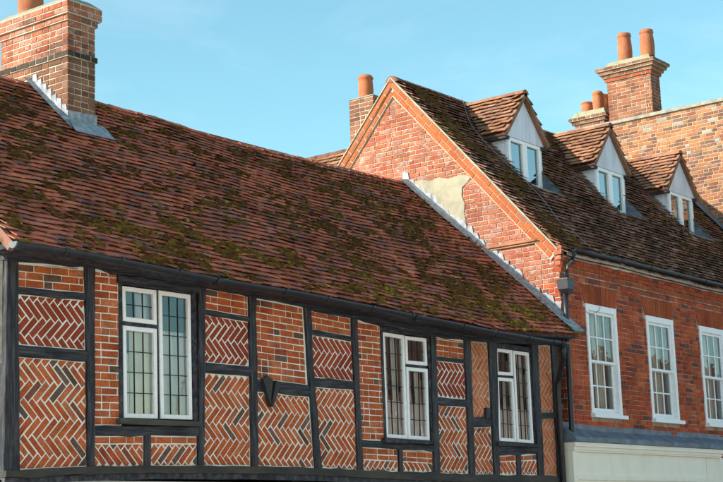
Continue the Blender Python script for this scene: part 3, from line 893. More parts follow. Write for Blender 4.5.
def v_bracket():
    """old timber bracket: two boards meeting in a V under the rail"""
    mb = MB()
    mb.prism([(3.575, 3.73), (3.625, 3.745), (3.715, 3.48), (3.70, 3.43)], FF, 0.03, 0.075, 0.004)
    mb.prism([(3.79, 3.72), (3.88, 3.70), (3.73, 3.42), (3.7005, 3.43), (3.7155, 3.48)], FF, 0.03, 0.085, 0.004)
    br = mb.build('bracket', 'came', TH)
    mb = MB()
    mb.prism([(3.627, 3.745), (3.67, 3.775), (3.765, 3.73), (3.717, 3.48)], FF, 0.03, 0.062, 0.005)
    mb.build('board', 'timber_bare', br)
v_bracket()

ROOF_F = Frame((0, 0, 0), (1, 0, 0), (0, math.cos(PITCH), math.sin(PITCH)), (0, -math.sin(PITCH), math.cos(PITCH)))
Y_EAVE, Y_RIDGE = -0.36, 2.67
SLOPE_T = (Y_RIDGE-Y_EAVE)/math.cos(PITCH)
def troof(x, s, n=0.0):
    """point on the sagging front slope: x along, s metres up from the eaves"""
    t = s/SLOPE_T
    y = Y_EAVE+s*math.cos(PITCH)
    return Vector((x, y, plane_z(y)+roof_dz(x, t)))+ROOF_F.n*n
def timber_roof():
    nx, ns = 60, 14
    mb = MB()
    vs, fs = [], []
    for j in range(ns+1):
        for i in range(nx+1):
            vs.append(troof(-0.24+10.56*i/nx, 0.03+(SLOPE_T-0.03)*j/ns, -0.012))
    for j in range(ns):
        for i in range(nx):
            a = j*(nx+1)+i
            fs.append((a, a+1, a+nx+2, a+nx+1))
    mb.add(vs, fs)
    # rear slope and soffit close the roof
    k = (ns)*(nx+1)
    top0, top1 = vs[k], vs[k+nx]
    mb.add([top0, top1, Vector((10.32, 5.7, 4.75)), Vector((-0.24, 5.7, 4.75))], [(0, 1, 2, 3)])
    roof = mb.build('roof', 'tile_old', TH)
    mb = MB()
    lo0 = [vs[i]-Vector((0, 0, 0.035)) for i in range(nx+1)]
    mb.add([vs[i] for i in range(nx+1)]+lo0+[Vector((p.x, 0.02, p.z)) for p in lo0], [f for i in range(nx) for f in ((nx+1+i, nx+2+i, i+1, i), (2*(nx+1)+i, 2*(nx+1)+i+1, nx+2+i, nx+1+i))])
    mb.build('soffit', 'timber', TH)
    # mortared verge at the left end
    mb = MB()
    lo_, hi_ = [], []
    for k2 in range(9):
        s_ = SLOPE_T*k2/8
        lo_ += [troof(-0.262, s_, -0.07), troof(-0.20, s_, -0.07)]
        hi_ += [troof(-0.262, s_, 0.03), troof(-0.20, s_, 0.03)]
    for k2 in range(8):
        a_ = 2*k2
        mb.solid([lo_[a_], lo_[a_+1], lo_[a_+3], lo_[a_+2]], [hi_[a_], hi_[a_+1], hi_[a_+3], hi_[a_+2]])
    mb.build('verge', 'tile_dark', TH)
    spots = []
    g = 0.1
    rows = int(SLOPE_T/g)
    for r_ in range(rows):
        x = -0.25+(0.0825 if r_ % 2 else 0.0)+0.08
        while x < 10.29:
            p = troof(x, r_*g+rng.gauss(0, 0.004)+0.012*noise.noise(Vector((x*1.1, r_*0.3, 9))), 0.0)
            spots.append(p)
            x += 0.1655
    lay_tiles(spots, ROOF_F, roof, 'tile_old', 300, wob=1.2, rest_parent=TH, lift=0.047, th=0.013)
    # undercloak and cut verge at the left end
    # ridge tiles
    x = -0.24
    while x < 10.2:
        l = 0.31
        mb = MB()
        vs, fs = [], []
        for k2, xx in enumerate((x, x+l+0.012)):
            base = troof(xx, SLOPE_T-0.02, 0.0)
            rr = 0.105+(0.006 if k2 == 0 else 0)
            for q in range(7):
                a = math.pi*(q/6)
                vs.append(Vector((xx, base.y+0.02-rr*math.cos(a)*1.05, base.z-0.055+rr*math.sin(a)*0.95+rng.gauss(0, 0.003))))
        for q in range(6): fs.append((q, 7+q, 8+q, q+1))
        fs.append(tuple(range(6, -1, -1))); fs.append(tuple(range(7, 14)))
        mb.add(vs, fs, rng.random())
        mb.build('ridge_tile', 'tile_old', roof)
        x += l
    # moss: clumps along the tile tails, in drifts
    mb = MB()
    for i in range(80000):
        x, s = rng.uniform(-0.2, 10.25), rng.uniform(0.02, SLOPE_T-0.05)
        t = s/SLOPE_T
        d = noise.fractal(Vector((x*0.7, s*1.3, 3.7)), 0.9, 2.1, 2)
        d2 = noise.noise(Vector((x*2.3, s*4.6, 8.7)))
        d3 = noise.noise(Vector((x*5.5, s*13.0, 2.7)))
        d4 = noise.noise(Vector((x*17.0, s*30.0, 12.7)))
        bias = -0.01+0.10*math.exp(-((t-0.14)/0.12)**2)*min(1.0, max(0.0, (x-0.6)/1.0))+0.06*math.exp(-((t-0.85)/0.15)**2)+0.03*max(0.0, min(1.0, (x-4)/3))
        if t > 0.955 or rng.random() > (d*0.20+d2*0.42+d3*0.40+d4*0.22+bias-0.165)/0.15: continue
        sr = round(s/g)*g+rng.gauss(-0.004, 0.022)
        p = troof(x, max(0.0, sr), 0.058)
        warm = 0.5+0.55*noise.noise(Vector((x*0.7, s*1.2, 21.0)))+0.25*math.exp(-((t-0.12)/0.14)**2)
        moss_clump(mb, ROOF_F, p, rng.uniform(0.013, 0.040), max(0.0, min(1.0, 0.62*rng.random()-0.12+0.46*warm*(1.1-0.45*t)+(0.3 if rng.random() < 0.02 else 0))))
    mb.build('moss', 'moss', roof, kind='stuff')
    # lead soakers and stepped flashing against the taller gable
    lf = left_frame(10.33)
    fl = MB()
    n = 26
    def zr(y): return troof(10.3, max(0.0, (y-Y_EAVE)/math.cos(PITCH))).z
    for i in range(n):
        y0 = -0.06+2.76*i/n; y1 = -0.06+2.76*(i+1)/n+0.02
        zt = zr(y1)+0.135+rng.gauss(0, 0.026)
        fl.prism([(-y1, zr(y1)-0.02), (-y0, zr(y0)-0.02), (-y0+rng.gauss(0, 0.006), zt-0.095+rng.gauss(0, 0.014)), (-y0-0.02+rng.gauss(0, 0.01), zt-0.02+rng.gauss(0, 0.008)), (-y1+0.008, zt)], lf, 0.0, 0.012+rng.uniform(0, 0.012), 0.0)
    # sheet dressed on to the tiles
    vs, fs = [], []
    for i in range(n+1):
        s = SLOPE_T*i/n
        vs += [troof(10.10+rng.gauss(0, 0.006), s, 0.070), troof(10.22, s, 0.076), troof(10.325, s, 0.10)]
    for i in range(n):
        a = 3*i
        fs += [(a, a+1, a+4, a+3), (a+1, a+2, a+5, a+4)]
    fl.add(vs, fs)
    o = fl.build('flashing', 'lead', TH)
timber_roof()

def end_walls():
    mb = MB()
    prof = [(0.02, 0.0), (5.35, 0.0), (5.35, 4.72), (2.67, 7.36), (0.02, 4.74)]
    mb.solid([(-0.045, y, z) for y, z in prof], [(0.015, y, z) for y, z in prof])
    mb.build('end_wall', 'sill_wood', TH)
    mb = MB(); mb.box((0.0, 5.2, 0.0), (10.3, 5.36, 4.75)); mb.build('rear_wall', 'pale_render', TH)
end_walls()

def rainwater(path, r, name, parent, mat='black_plastic', seg=12, smooth=True):
    mb = MB(); mb.tube(path, r, seg); return mb.build(name, mat, parent, smooth=smooth)
def half_round(path, r, name, parent, mat='black_plastic', seg=10):
    """open half-round channel swept along a path that runs in x"""
    mb = MB(); vs, fs = [], []
    w = 2*(seg+1)
    for p in path:
        for rr in (r, r-0.006):
            for k in range(seg+1):
                a = math.pi*k/seg
                vs.append(Vector((p[0], p[1]-rr*math.cos(a), p[2]-rr*math.sin(a))))
    for i in range(len(path)-1):
        a, b = i*w, (i+1)*w
        for k in range(seg):
            fs.append((a+k, b+k, b+k+1, a+k+1))
            fs.append((a+seg+1+k+1, b+seg+1+k+1, b+seg+1+k, a+seg+1+k))
        fs.append((a, a+seg+1, b+seg+1, b)); fs.append((a+seg, b+seg, b+2*seg+1, a+2*seg+1))
    e = (len(path)-1)*w
    fs += [(k, k+1, seg+2+k, seg+1+k) for k in range(seg)] + [(e+seg+1+k, e+seg+2+k, e+k+1, e+k) for k in range(seg)]
    mb.add(vs, fs)
    return mb.build(name, mat, parent, smooth=True)
def timber_gutter():
    pts = [(-0.30, GUT[0][1])]+[(x, z) for x, z in GUT[1:]]+[(9.72, 4.572)]
    def gz(x): return lerp_tab(pts, x)
    n = 44
    path = [(-0.30+10.02*i/n, -0.43, gz(-0.30+10.02*i/n)+0.004*noise.noise(Vector((i*0.3, 0, 0)))) for i in range(n+1)]
    gut = half_round(path, 0.058, 'gutter', TH)
    mb = MB()
    vs = [Vector((-0.303, -0.43-0.060*math.cos(math.pi*k/12), path[0][2]-0.060*math.sin(math.pi*k/12))) for k in range(13)]
    mb.add(vs+[v+Vector((0.02, 0, 0)) for v in vs], [tuple(range(13)), tuple(reversed(range(13, 26)))]+[(k+1, k, 13+k, 14+k) for k in range(12)]+[(0, 12, 25, 13)])
    mb.build('end_cap', 'cap_plastic', gut)
    for x in (0.32, 1.05, 1.86, 2.46, 3.55, 4.3, 5.15, 5.95, 7.1, 7.9, 8.7, 9.35):
        z = gz(x)
        half_round([(x-0.018, -0.43, z+0.004), (x+0.018, -0.43, z+0.004)], 0.066, 'bracket', gut)
    half_round([(2.42, -0.43, gz(2.5)+0.004), (2.58, -0.43, gz(2.5)+0.004)], 0.069, 'union', gut)
    half_round([(6.02, -0.43, gz(6.1)+0.004), (6.2, -0.43, gz(6.1)+0.004)], 0.069, 'union', gut)
    half_round([(9.56, -0.43, 4.578), (9.74, -0.43, 4.576)], 0.070, 'outlet', gut)
    # swan-neck downpipe by the right corner post
    rainwater([(9.66, -0.43, 4.54), (9.66, -0.43, 4.44), (9.70, -0.40, 4.36), (9.96, -0.16, 4.12), (10.0, -0.11, 4.04), (10.0, -0.105, 3.9), (10.02, -0.105, 0.1)], 0.042, 'downpipe', TH)
timber_gutter()

# ------------------------------------------------------------------ chimneys
def chimney(parent, x0, x1, y0, y1, bands, mortar, n_single, name='chimney'):
    """bands: (z0, z1, material, outset). Bricks on all four faces, corners bonded."""
    zc = bands[0][0]
    ch = subthing(name, parent, ((x0+x1)/2, (y0+y1)/2, zc))
    mb = MB()
    items = []
    bi = 0
    for (z0, z1, mat, out) in bands:
        a0, a1, b0, b1 = x0-out, x1+out, y0-out, y1+out
        mb.box((a0+0.007, b0+0.007, z0-0.002*bi), (a1-0.007, b1-0.007, z1+0.001*bi))
        for fr, u0, u1, sh in ((front_frame(b0), a0, a1, 0), (left_frame(a0), -b1, -b0, 1), (right_frame(a1), b0, b1, 1), (back_frame(b1), -a1, -a0, 0)):
            for p in courses(u0, u1, z0+0.004, z1, corner0=True, corner1=True, shift=sh+bi, bond='flemish'):
                items.append((p, fr, ch, mat, 0.0))
        bi += 1
    core = mb.build('core', mortar, ch)
    lay(items, n_single, ch, 'brickwork', depth=0.1)
    return ch
POT = [(0.115, 0.0), (0.125, 0.03), (0.118, 0.06), (0.128, 0.10), (0.132, 0.20), (0.125, 0.36), (0.120, 0.42), (0.135, 0.44), (0.137, 0.475), (0.122, 0.49), (0.112, 0.52), (0.104, 0.525), (0.100, 0.50), (0.098, 0.1)]
def pot(parent, c, r, h, name='chimney_pot', tall=False, mat='terracotta'):
    mb = MB()
    k = r/0.135
    if tall: prof = [(0.128, 0.0), (0.132, 0.04), (0.140, 0.18), (0.136, 0.30), (0.124, 0.42), (0.118, 0.45), (0.134, 0.46), (0.136, 0.485), (0.128, 0.50), (0.132, 0.515), (0.122, 0.525), (0.112, 0.52), (0.108, 0.3)]
    else: prof = POT
    mb.lathe(c, [(a*k, b*h/0.525) for a, b in prof], 22)
    return mb.build(name, mat, parent, smooth=True)
def cap_slab(parent, x0, x1, y0, y1, z0, z1, bev, mat='cap_mortar', name='cap'):
    mb = MB()
    lo = [(x0, y0, z0), (x1, y0, z0), (x1, y1, z0), (x0, y1, z0)]
    hi = [(x0+bev, y0+bev, z1), (x1-bev, y0+bev, z1), (x1-bev, y1-bev, z1), (x0+bev, y1-bev, z1)]
    mb.solid(lo, hi)
    return mb.build(name, mat, parent)
def left_chimney():
    x0, x1, y0, y1 = 2.545, 2.985, 2.0, 3.225
    ch = chimney(TH, x0, x1, y0, y1, [(6.75, 7.722, 'brick_sooty', 0.0), (7.727, 7.797, 'brick_black', 0.022), (7.80, 8.175, 'brick_stack', 0.0), (8.18, 8.252, 'brick_stack', 0.028), (8.256, 8.41, 'brick_stack', 0.062)], 'mortar_warm', 300)
    cap_slab(ch, x0-0.055, x1+0.055, y0-0.055, y1+0.055, 8.412, 8.50, 0.10)
    pot(ch, (2.765, 2.93, 8.47), 0.165, 0.5)
    # stepped lead on the sunny side, apron in front
    lf = left_frame(x0)
    mb = MB()
    n = 7
    for i in range(n):
        ya = 2.0+0.62*i/n; yb = 2.0+0.62*(i+1)/n+0.01
        za, zb = plane_z(ya)+0.01, plane_z(yb)+0.01
        mb.prism([(-yb, zb-0.03), (-ya, za-0.03), (-ya, za+0.10+rng.gauss(0, 0.01)), (-ya-0.02, zb+0.16), (-yb+0.012, zb+0.165+rng.gauss(0, 0.01))], lf, -0.004, 0.011+0.002*(i % 2), 0.0)
    mb.add([troof(2.545, (y-Y_EAVE)/math.cos(PITCH), 0.085) for y in (1.9, 2.2, 2.5, 2.72)]+[troof(2.44, (y-Y_EAVE)/math.cos(PITCH), 0.068) for y in (1.86, 2.2, 2.5, 2.72)], [(0, 1, 5, 4), (1, 2, 6, 5), (2, 3, 7, 6)])
    mb.prism([(x0-0.012, 6.86), (x1+0.015, 6.86), (x1+0.015, 7.07), (x0-0.012, 7.05)], front_frame(y0), -0.01, 0.014, 0.0)
    pa = [troof(x, (y0-0.012-Y_EAVE)/math.cos(PITCH), 0.10) for x in (x0-0.06, x1+0.08)]
    pb = [troof(x, (y0-0.20-Y_EAVE)/math.cos(PITCH), 0.070) for x in (x0-0.10, x1+0.10)]
    mb.add([pb[0], pb[1], pa[1], pa[0]], [(0, 1, 2, 3)])
    mb.build('flashing', 'lead', ch)
left_chimney()

# ------------------------------------------------------------------ brick house with dormers
BH = thing('dormered_brick_house', (15.0, 0, 0), 'taller red brick house with sunlit gable, three roof dormers and white sash windows', 'house')
XG, YF = 10.33, -0.06
P2 = math.atan(1.1174)
def main_z(y): return 9.335+1.1174*(y-2.837)
def main_sag(x, t): return 0.016*noise.noise(Vector((x*0.7, t*3, 31))) - 0.03*math.sin(math.pi*t)*min(1.0, max(0.0, (x-10.3)/0.8))
MF = Frame((0, 0, 0), (1, 0, 0), (0, math.cos(P2), math.sin(P2)), (0, -math.sin(P2), math.cos(P2)))
MY0, MY1 = -0.20, 2.82
MSL = (MY1-MY0)/math.cos(P2)
def mroof(x, s, n=0.0):
    y = MY0+s*math.cos(P2)
    return Vector((x, y, main_z(y)+main_sag(x, s/MSL)))+MF.n*n
def mroof_y(x, y, n=0.0): return mroof(x, (y-MY0)/math.cos(P2), n)

SASH_X = [(11.04, 11.995), (12.996, 13.956), (14.95, 15.91), (16.91, 17.87)]
SASH_Z = (3.66, 5.325)
DORM = [(12.225, 0.0), (15.18, 0.0), (18.03, 0.0)]
DY = 1.57
def brick_house_walls():
    gf, ff = left_frame(XG), front_frame(YF)
    # cores (mortar) behind the brick skins
    mb = MB()
    prof = [(YF+0.012, 0.0), (5.8, 0.0), (5.8, 6.1), (2.837, 9.22), (YF+0.012, 6.05)]
    mb.solid([(XG+0.008, y, z) for y, z in prof], [(XG+0.12, y, z) for y, z in prof])
    gable = mb.build('gable_wall', 'mortar_cream', BH)
    cuts = [(a, b, SASH_Z[0]-0.06, SASH_Z[1]) for a, b in SASH_X]
    mb = MB()
    xs = [XG+0.13]+[v for c in SASH_X for v in c]+[19.8]
    for i in range(0, len(xs), 2):
        mb.box((xs[i], YF+0.010, 0.0), (xs[i+1], YF+0.30, 6.05))
    for a, b in SASH_X:
        mb.box((a, YF+0.0101, 0.0), (b, YF+0.2999, SASH_Z[0]-0.06)); mb.box((a, YF+0.0101, SASH_Z[1]), (b, YF+0.2999, 6.05))
    front = mb.build('front_wall', 'mortar_front', BH)
    # gable bricks: only where the wall stands clear of the lower roof
    conv = ccw([(-(-0.06), 2.9), (-5.0, 2.9), (-5.0, 7.05), (-2.86, 9.16), (-(-0.06), 6.16)])
    items = []
    for p in courses(-4.6, 0.06, 2.955, 9.2, convex=conv, corner1=True, shift=0, bond='flemish'):
        y = -sum(q[0] for q in p)/len(p); z = max(q[1] for q in p)
        if z < min(plane_z(y), 7.3)-0.05 and y > 0.12: continue
        items.append((p, gf, gable, 'brick_gable' if z > 5.62 else 'brick_front', 0.0))
    lay(items, 300, BH, 'brickwork', depth=0.1)
    # render patch left from an older roof
    mb = MB()
    mb.prism([(-2.62, 7.30), (-2.2, 6.95), (-1.60, 6.42), (-1.585, 6.62), (-1.54, 6.70), (-1.57, 6.88), (-1.55, 7.02), (-1.60, 7.15), (-1.585, 7.28), (-1.47, 7.36), (-1.42, 7.42), (-1.50, 7.475), (-1.66, 7.49), (-1.83, 7.47), (-2.02, 7.515), (-2.2, 7.495), (-2.36, 7.54), (-2.58, 7.53)], gf, -0.01, 0.012, 0.004)
    mb.build('render_patch', 'render_patch', BH)
    # projecting string course on the gable: tile creasing
    mb = MB()
    mb.prism([(-1.42, 6.235), (-0.13, 6.235), (-0.13, 6.275), (-1.42, 6.275)], gf, -0.02, 0.06, 0.006, 0.4)
    mb.prism([(-1.40, 6.205), (-0.15, 6.205), (-0.15, 6.232), (-1.40, 6.232)], gf, -0.02, 0.035, 0.006, 0.7)
    mb.build('string_course', 'tile_warm', BH)
    # raking corbel: two rows of bricks under each verge
    items = []
    apex = (-2.845, 9.33)
    for sgn in (1, -1):
        d = Vector((sgn*math.cos(P2), -math.sin(P2)))          # down the rake in (u, v)
        nrm = Vector((-sgn*math.sin(P2), -math.cos(P2)))*1.0    # inwards, under the rake
        nrm = Vector((-sgn*math.sin(P2)*1.0, -math.cos(P2)))
        length = 4.36 if sgn > 0 else 3.2
        for row, (off, hgt, outset, mat) in enumerate(((0.026, 0.076, 0.062, 'brick_rake'), (0.114, 0.080, 0.034, 'brick_rake'))):
            s = 0.02+0.11*(row == 1)+0.05
            while s < length:
                L = 0.215 if row == 0 else 0.215
                a = Vector(apex)+d*s+nrm*off; b = Vector(apex)+d*min(s+L, length)+nrm*off
                q = [tuple(a), tuple(b), tuple(b+nrm*hgt), tuple(a+nrm*hgt)]
                lim = clip(ccw(q), ccw([(apex[0], 3.0), (apex[0]+sgn*9, 3.0), (apex[0]+sgn*9, 10.0), (apex[0], 10.0)]))
                if lim: items.append((lim, gf, gable, mat, outset))
                s += L+0.011
    lay(items, 90, BH, 'corbel_bricks', depth=0.1, ch=0.004)
    # mortar bed that carries the corbels and the cream verge fillet
    mb = MB(); vb = MB()
    for sgn in (1, -1):
        d = Vector((sgn*math.cos(P2), -math.sin(P2))); nrm = Vector((-sgn*math.sin(P2), -math.cos(P2)))
        length = 4.40 if sgn > 0 else 3.2
        A = Vector(apex); e = d*length
        def quad(o0, o1): return [tuple(A+nrm*o0+d*max(0, 0.0)), tuple(A+e+nrm*o0), tuple(A+e+nrm*o1), tuple(A+nrm*o1)]
        hp = ccw([(apex[0], 2.0), (apex[0]+sgn*9, 2.0), (apex[0]+sgn*9, 11.0), (apex[0], 11.0)])
        mb.prism(clip(ccw(quad(0.02, 0.108)), hp), gf, -0.05, 0.054, 0.0)
        mb.prism(clip(ccw(quad(0.1085, 0.205)), hp), gf, -0.05, 0.027, 0.0)
        vb.prism(clip(ccw(quad(-0.012, 0.010)), hp), gf, -0.05, 0.075, 0.006)
        vb.prism(clip(ccw(quad(0.2055, 0.213)), hp), gf, -0.05, 0.010, 0.0)
    mb.build('corbel_bed', 'mortar_cream', BH); vb.build('verge_fillet', 'mortar_cream', BH)
    # kneeler at the foot of the rake
    mb = MB(); mb.box((XG-0.06, YF-0.085, 5.98), (XG+0.10, YF+0.05, 6.10)); mb.box((XG-0.04, YF-0.06, 5.905), (XG+0.10, YF+0.05, 5.972)); mb.box((XG-0.02, YF-0.035, 5.83), (XG+0.10, YF+0.05, 5.897)); mb.build('kneeler', 'brick_gable', BH)
    # front skin
    items = []
    arches = []
    acuts = list(cuts)
    for a, b in SASH_X:
        acuts.append((a-0.06, b+0.06, SASH_Z[1], SASH_Z[1]+0.305))
    for p in courses(XG, 19.75, 0.10, 5.72, cuts=acuts, corner0=True, shift=1, bond='flemish'):
        items.append((p, ff, front, 'brick_front', 0.0))
    lay(items, 300, BH, 'brickwork', depth=0.1)
    # gauged flat arches of rubbed brick
    items = []
    for a, b in SASH_X:
        n = 15
        c = (a+b)/2
        for i in range(n):
            def ux(t, z): return c+(t-0.5)*((b-a)+0.03+(z-SASH_Z[1])*0.62)
            z0, z1 = SASH_Z[1]+0.004, SASH_Z[1]+0.30
            g = 0.05/n
            items.append(([(ux(i/n+g, z0), z0), (ux((i+1)/n-g, z0), z0), (ux((i+1)/n-g, z1), z1), (ux(i/n+g, z1), z1)], ff, front, 'brick_rubbed', 0.003))
    lay(items, 45, BH, 'arch_bricks', name='arch_brick', depth=0.1, ch=0.002)
    # eaves cornice: oversailing courses
    items = []
    def oversail(z0, h_, out, mat, L):
        for p in courses(XG-0.0, 19.75, z0, z0+h_, bond='stretcher' if L else 'header', shift=int(z0*100) % 2):
            items.append((p, front_frame(YF), front, mat, out))
    oversail(5.735, 0.066, 0.030, 'brick_rubbed', 0)
    oversail(5.812, 0.066, 0.055, 'brick_rubbed', 1)
    oversail(5.882, 0.064, 0.045, 'brick_front', 1)
    lay(items, 60, BH, 'cornice_bricks', depth=0.14)
    mb = MB(); mb.box((XG+0.02, YF-0.022, 5.72), (19.75, YF+0.05, 5.945)); mb.build('cornice_bed', 'mortar_front', BH)
    mb = MB(); mb.strip([(XG+0.02+9.4*i/60, 6.035) for i in range(61)], [(XG+0.02+9.4*i/60, 5.950+rng.gauss(0, 0.007)) for i in range(61)], front_frame(YF), -0.05, 0.085); mb.build('eaves_fillet', 'mortar_white', BH)
brick_house_walls()

def sash_windows():
    ff = front_frame(YF)
    for w, (a, b) in enumerate(SASH_X):
        z0, z1 = SASH_Z
        win = subthing('sash_window', BH, ((a+b)/2, YF, z0))
        o = [(a, z0), (b, z0), (b, z1), (a, z1)]
        i_ = [(a+0.075, z0+0.03), (b-0.075, z0+0.03), (b-0.075, z1-0.10), (a+0.075, z1-0.10)]
        mb = MB(); ring(mb, o, i_, ff, -0.16, 0.012, 0.004); mb.build('frame', 'white_paint', win)
        mb = MB(); mb.box((a-0.03, YF-0.075, z0-0.062), (b+0.055, YF+0.05, z0-0.004)); mb.build('sill', 'white_paint', win)
        zm = (i_[0][1]+i_[2][1])/2
        for s, (lo, hi, n1) in enumerate(((zm-0.02, i_[2][1], -0.02), (i_[0][1], zm+0.02, -0.065))):
            so = [(i_[0][0], lo), (i_[1][0], lo), (i_[1][0], hi), (i_[0][0], hi)]
            si = [(so[0][0]+0.04, lo+(0.04 if s == 0 else 0.065)), (so[1][0]-0.04, lo+(0.04 if s == 0 else 0.065)), (so[1][0]-0.04, hi-0.045), (so[0][0]+0.04, hi-0.045)]
            mb = MB(); ring(mb, so, si, ff, n1-0.04, n1, 0.003); sash = mb.build('sash', 'white_paint', win)
            for c in (1, 2):
                u = si[0][0]+(si[1][0]-si[0][0])*c/3
                mb = MB(); mb.prism([(u-0.011, si[0][1]), (u+0.011, si[0][1]), (u+0.011, si[2][1]), (u-0.011, si[2][1])], ff, n1-0.035, n1-0.006, 0.003); mb.build('glazing_bar', 'white_paint', win)
            vv = (si[0][1]+si[2][1])/2
            mb = MB(); mb.prism([(si[0][0], vv-0.011), (si[1][0], vv-0.011), (si[1][0], vv+0.011), (si[0][0], vv+0.011)], ff, n1-0.034, n1-0.005, 0.003); mb.build('glazing_bar', 'white_paint', win)
            for c in range(3):
                for r_ in range(2):
                    u0 = si[0][0]+(si[1][0]-si[0][0])*c/3; u1 = si[0][0]+(si[1][0]-si[0][0])*(c+1)/3
                    v0 = si[0][1]+(si[2][1]-si[0][1])*r_/2; v1 = si[0][1]+(si[2][1]-si[0][1])*(r_+1)/2
                    ax = rng.gauss(0, 0.006)
                    mb = MB(); mb.add([ff(u0, v0, n1-0.02), ff(u1, v0, n1-0.02+ax*0.3), ff(u1, v1, n1-0.02+ax*0.3), ff(u0, v1, n1-0.02)], [(0, 1, 2, 3)]); mb.build('pane', 'glass_sash', win)
        room_box(win, a-0.05, b+0.05, z0-0.05, z1+0.02, YF+0.165, YF+1.2)
        curtain('curtain', 'net_curtain', win, a+0.08, a+0.42, z0, z1-0.05, YF+0.25, 3, 0.025)
        curtain('curtain', 'cream_blind', win, b-0.36, b-0.04, z0, z1-0.05, YF+0.26, 3, 0.03)
        curtain('valance', 'net_curtain', win, a+0.06, b-0.06, z1-0.45, z1-0.05, YF+0.3, 4, 0.02)
sash_windows()

def shopfront():
    sf = subthing('shopfront', BH, (12.6, YF, 0.0))
    x0, x1 = 10.12, 15.12
    yl = -0.27
    mb = MB()
    n = 24
    top = []
    prof = [(YF+0.0, 3.475), (YF-0.008, 3.40), (yl, 3.285), (yl-0.018, 3.27), (yl-0.022, 3.205), (yl+0.01, 3.20), (YF, 3.20)]
    vs, fs = [], []
    k = len(prof)
    for i in range(n+1):
        x = x0-0.02+(19.6-x0)*i/n
        up = 0.035*math.exp(-((x-x0)/0.35)**2)
        for (y, z) in prof:
            vs.append(Vector((x, y+rng.gauss(0, 0.003), z+rng.gauss(0, 0.004)+(up if z > 3.3 else 0))))
    for i in range(n):
        for q in range(k):
            q2 = (q+1) % k
            fs.append((i*k+q, i*k+q2, (i+1)*k+q2, (i+1)*k+q))
    fs.append(tuple(reversed(range(k)))); fs.append(tuple(range(n*k, n*k+k)))
    mb.add(vs, [tuple(reversed(f)) for f in fs]); mb.build('lead_roof', 'lead_dark', sf)
    mb = MB(); mb.box((x0, yl+0.004, 3.135), (x1, YF, 3.198)); mb.box((x0+0.015, yl+0.03, 3.09), (x1-0.015, YF, 3.1345)); mb.box((x0+0.03, yl+0.045, 3.065), (x1-0.03, YF, 3.0895)); mb.build('cornice', 'cream_paint', sf)
    mb = MB(); mb.box((x0+0.16, yl+0.085, 2.72), (11.30, YF, 3.064)); mb.build('fascia_panel', 'cream_paint', sf)
    mb = MB(); mb.box((11.303, yl+0.083, 2.72), (14.55, YF, 3.0635)); mb.build('fascia_panel', 'cream_paint', sf)
    mb = MB(); mb.box((14.57, yl+0.085, 2.72), (x1-0.05, YF, 3.064)); mb.build('fascia_panel', 'cream_paint', sf)
    mb = MB(); mb.box((x0+0.1, yl+0.04, 2.66), (x1-0.02, YF, 2.718)); mb.box((x0+0.11, yl+0.06, 2.60), (x1-0.03, YF, 2.659)); mb.build('moulding', 'cream_paint', sf)
    for xa in (x0+0.02, x1-0.06):
        mb = MB(); mb.box((xa, yl+0.062, 0.1), (xa+0.13, YF, 3.0645)); mb.build('pilaster', 'cream_paint', sf)
    mb = MB(); mb.box((x0+0.3, -0.1, 0.4), (x1-0.3, -0.085, 2.60)); mb.build('display_window', 'room_dark', sf)
shopfront()

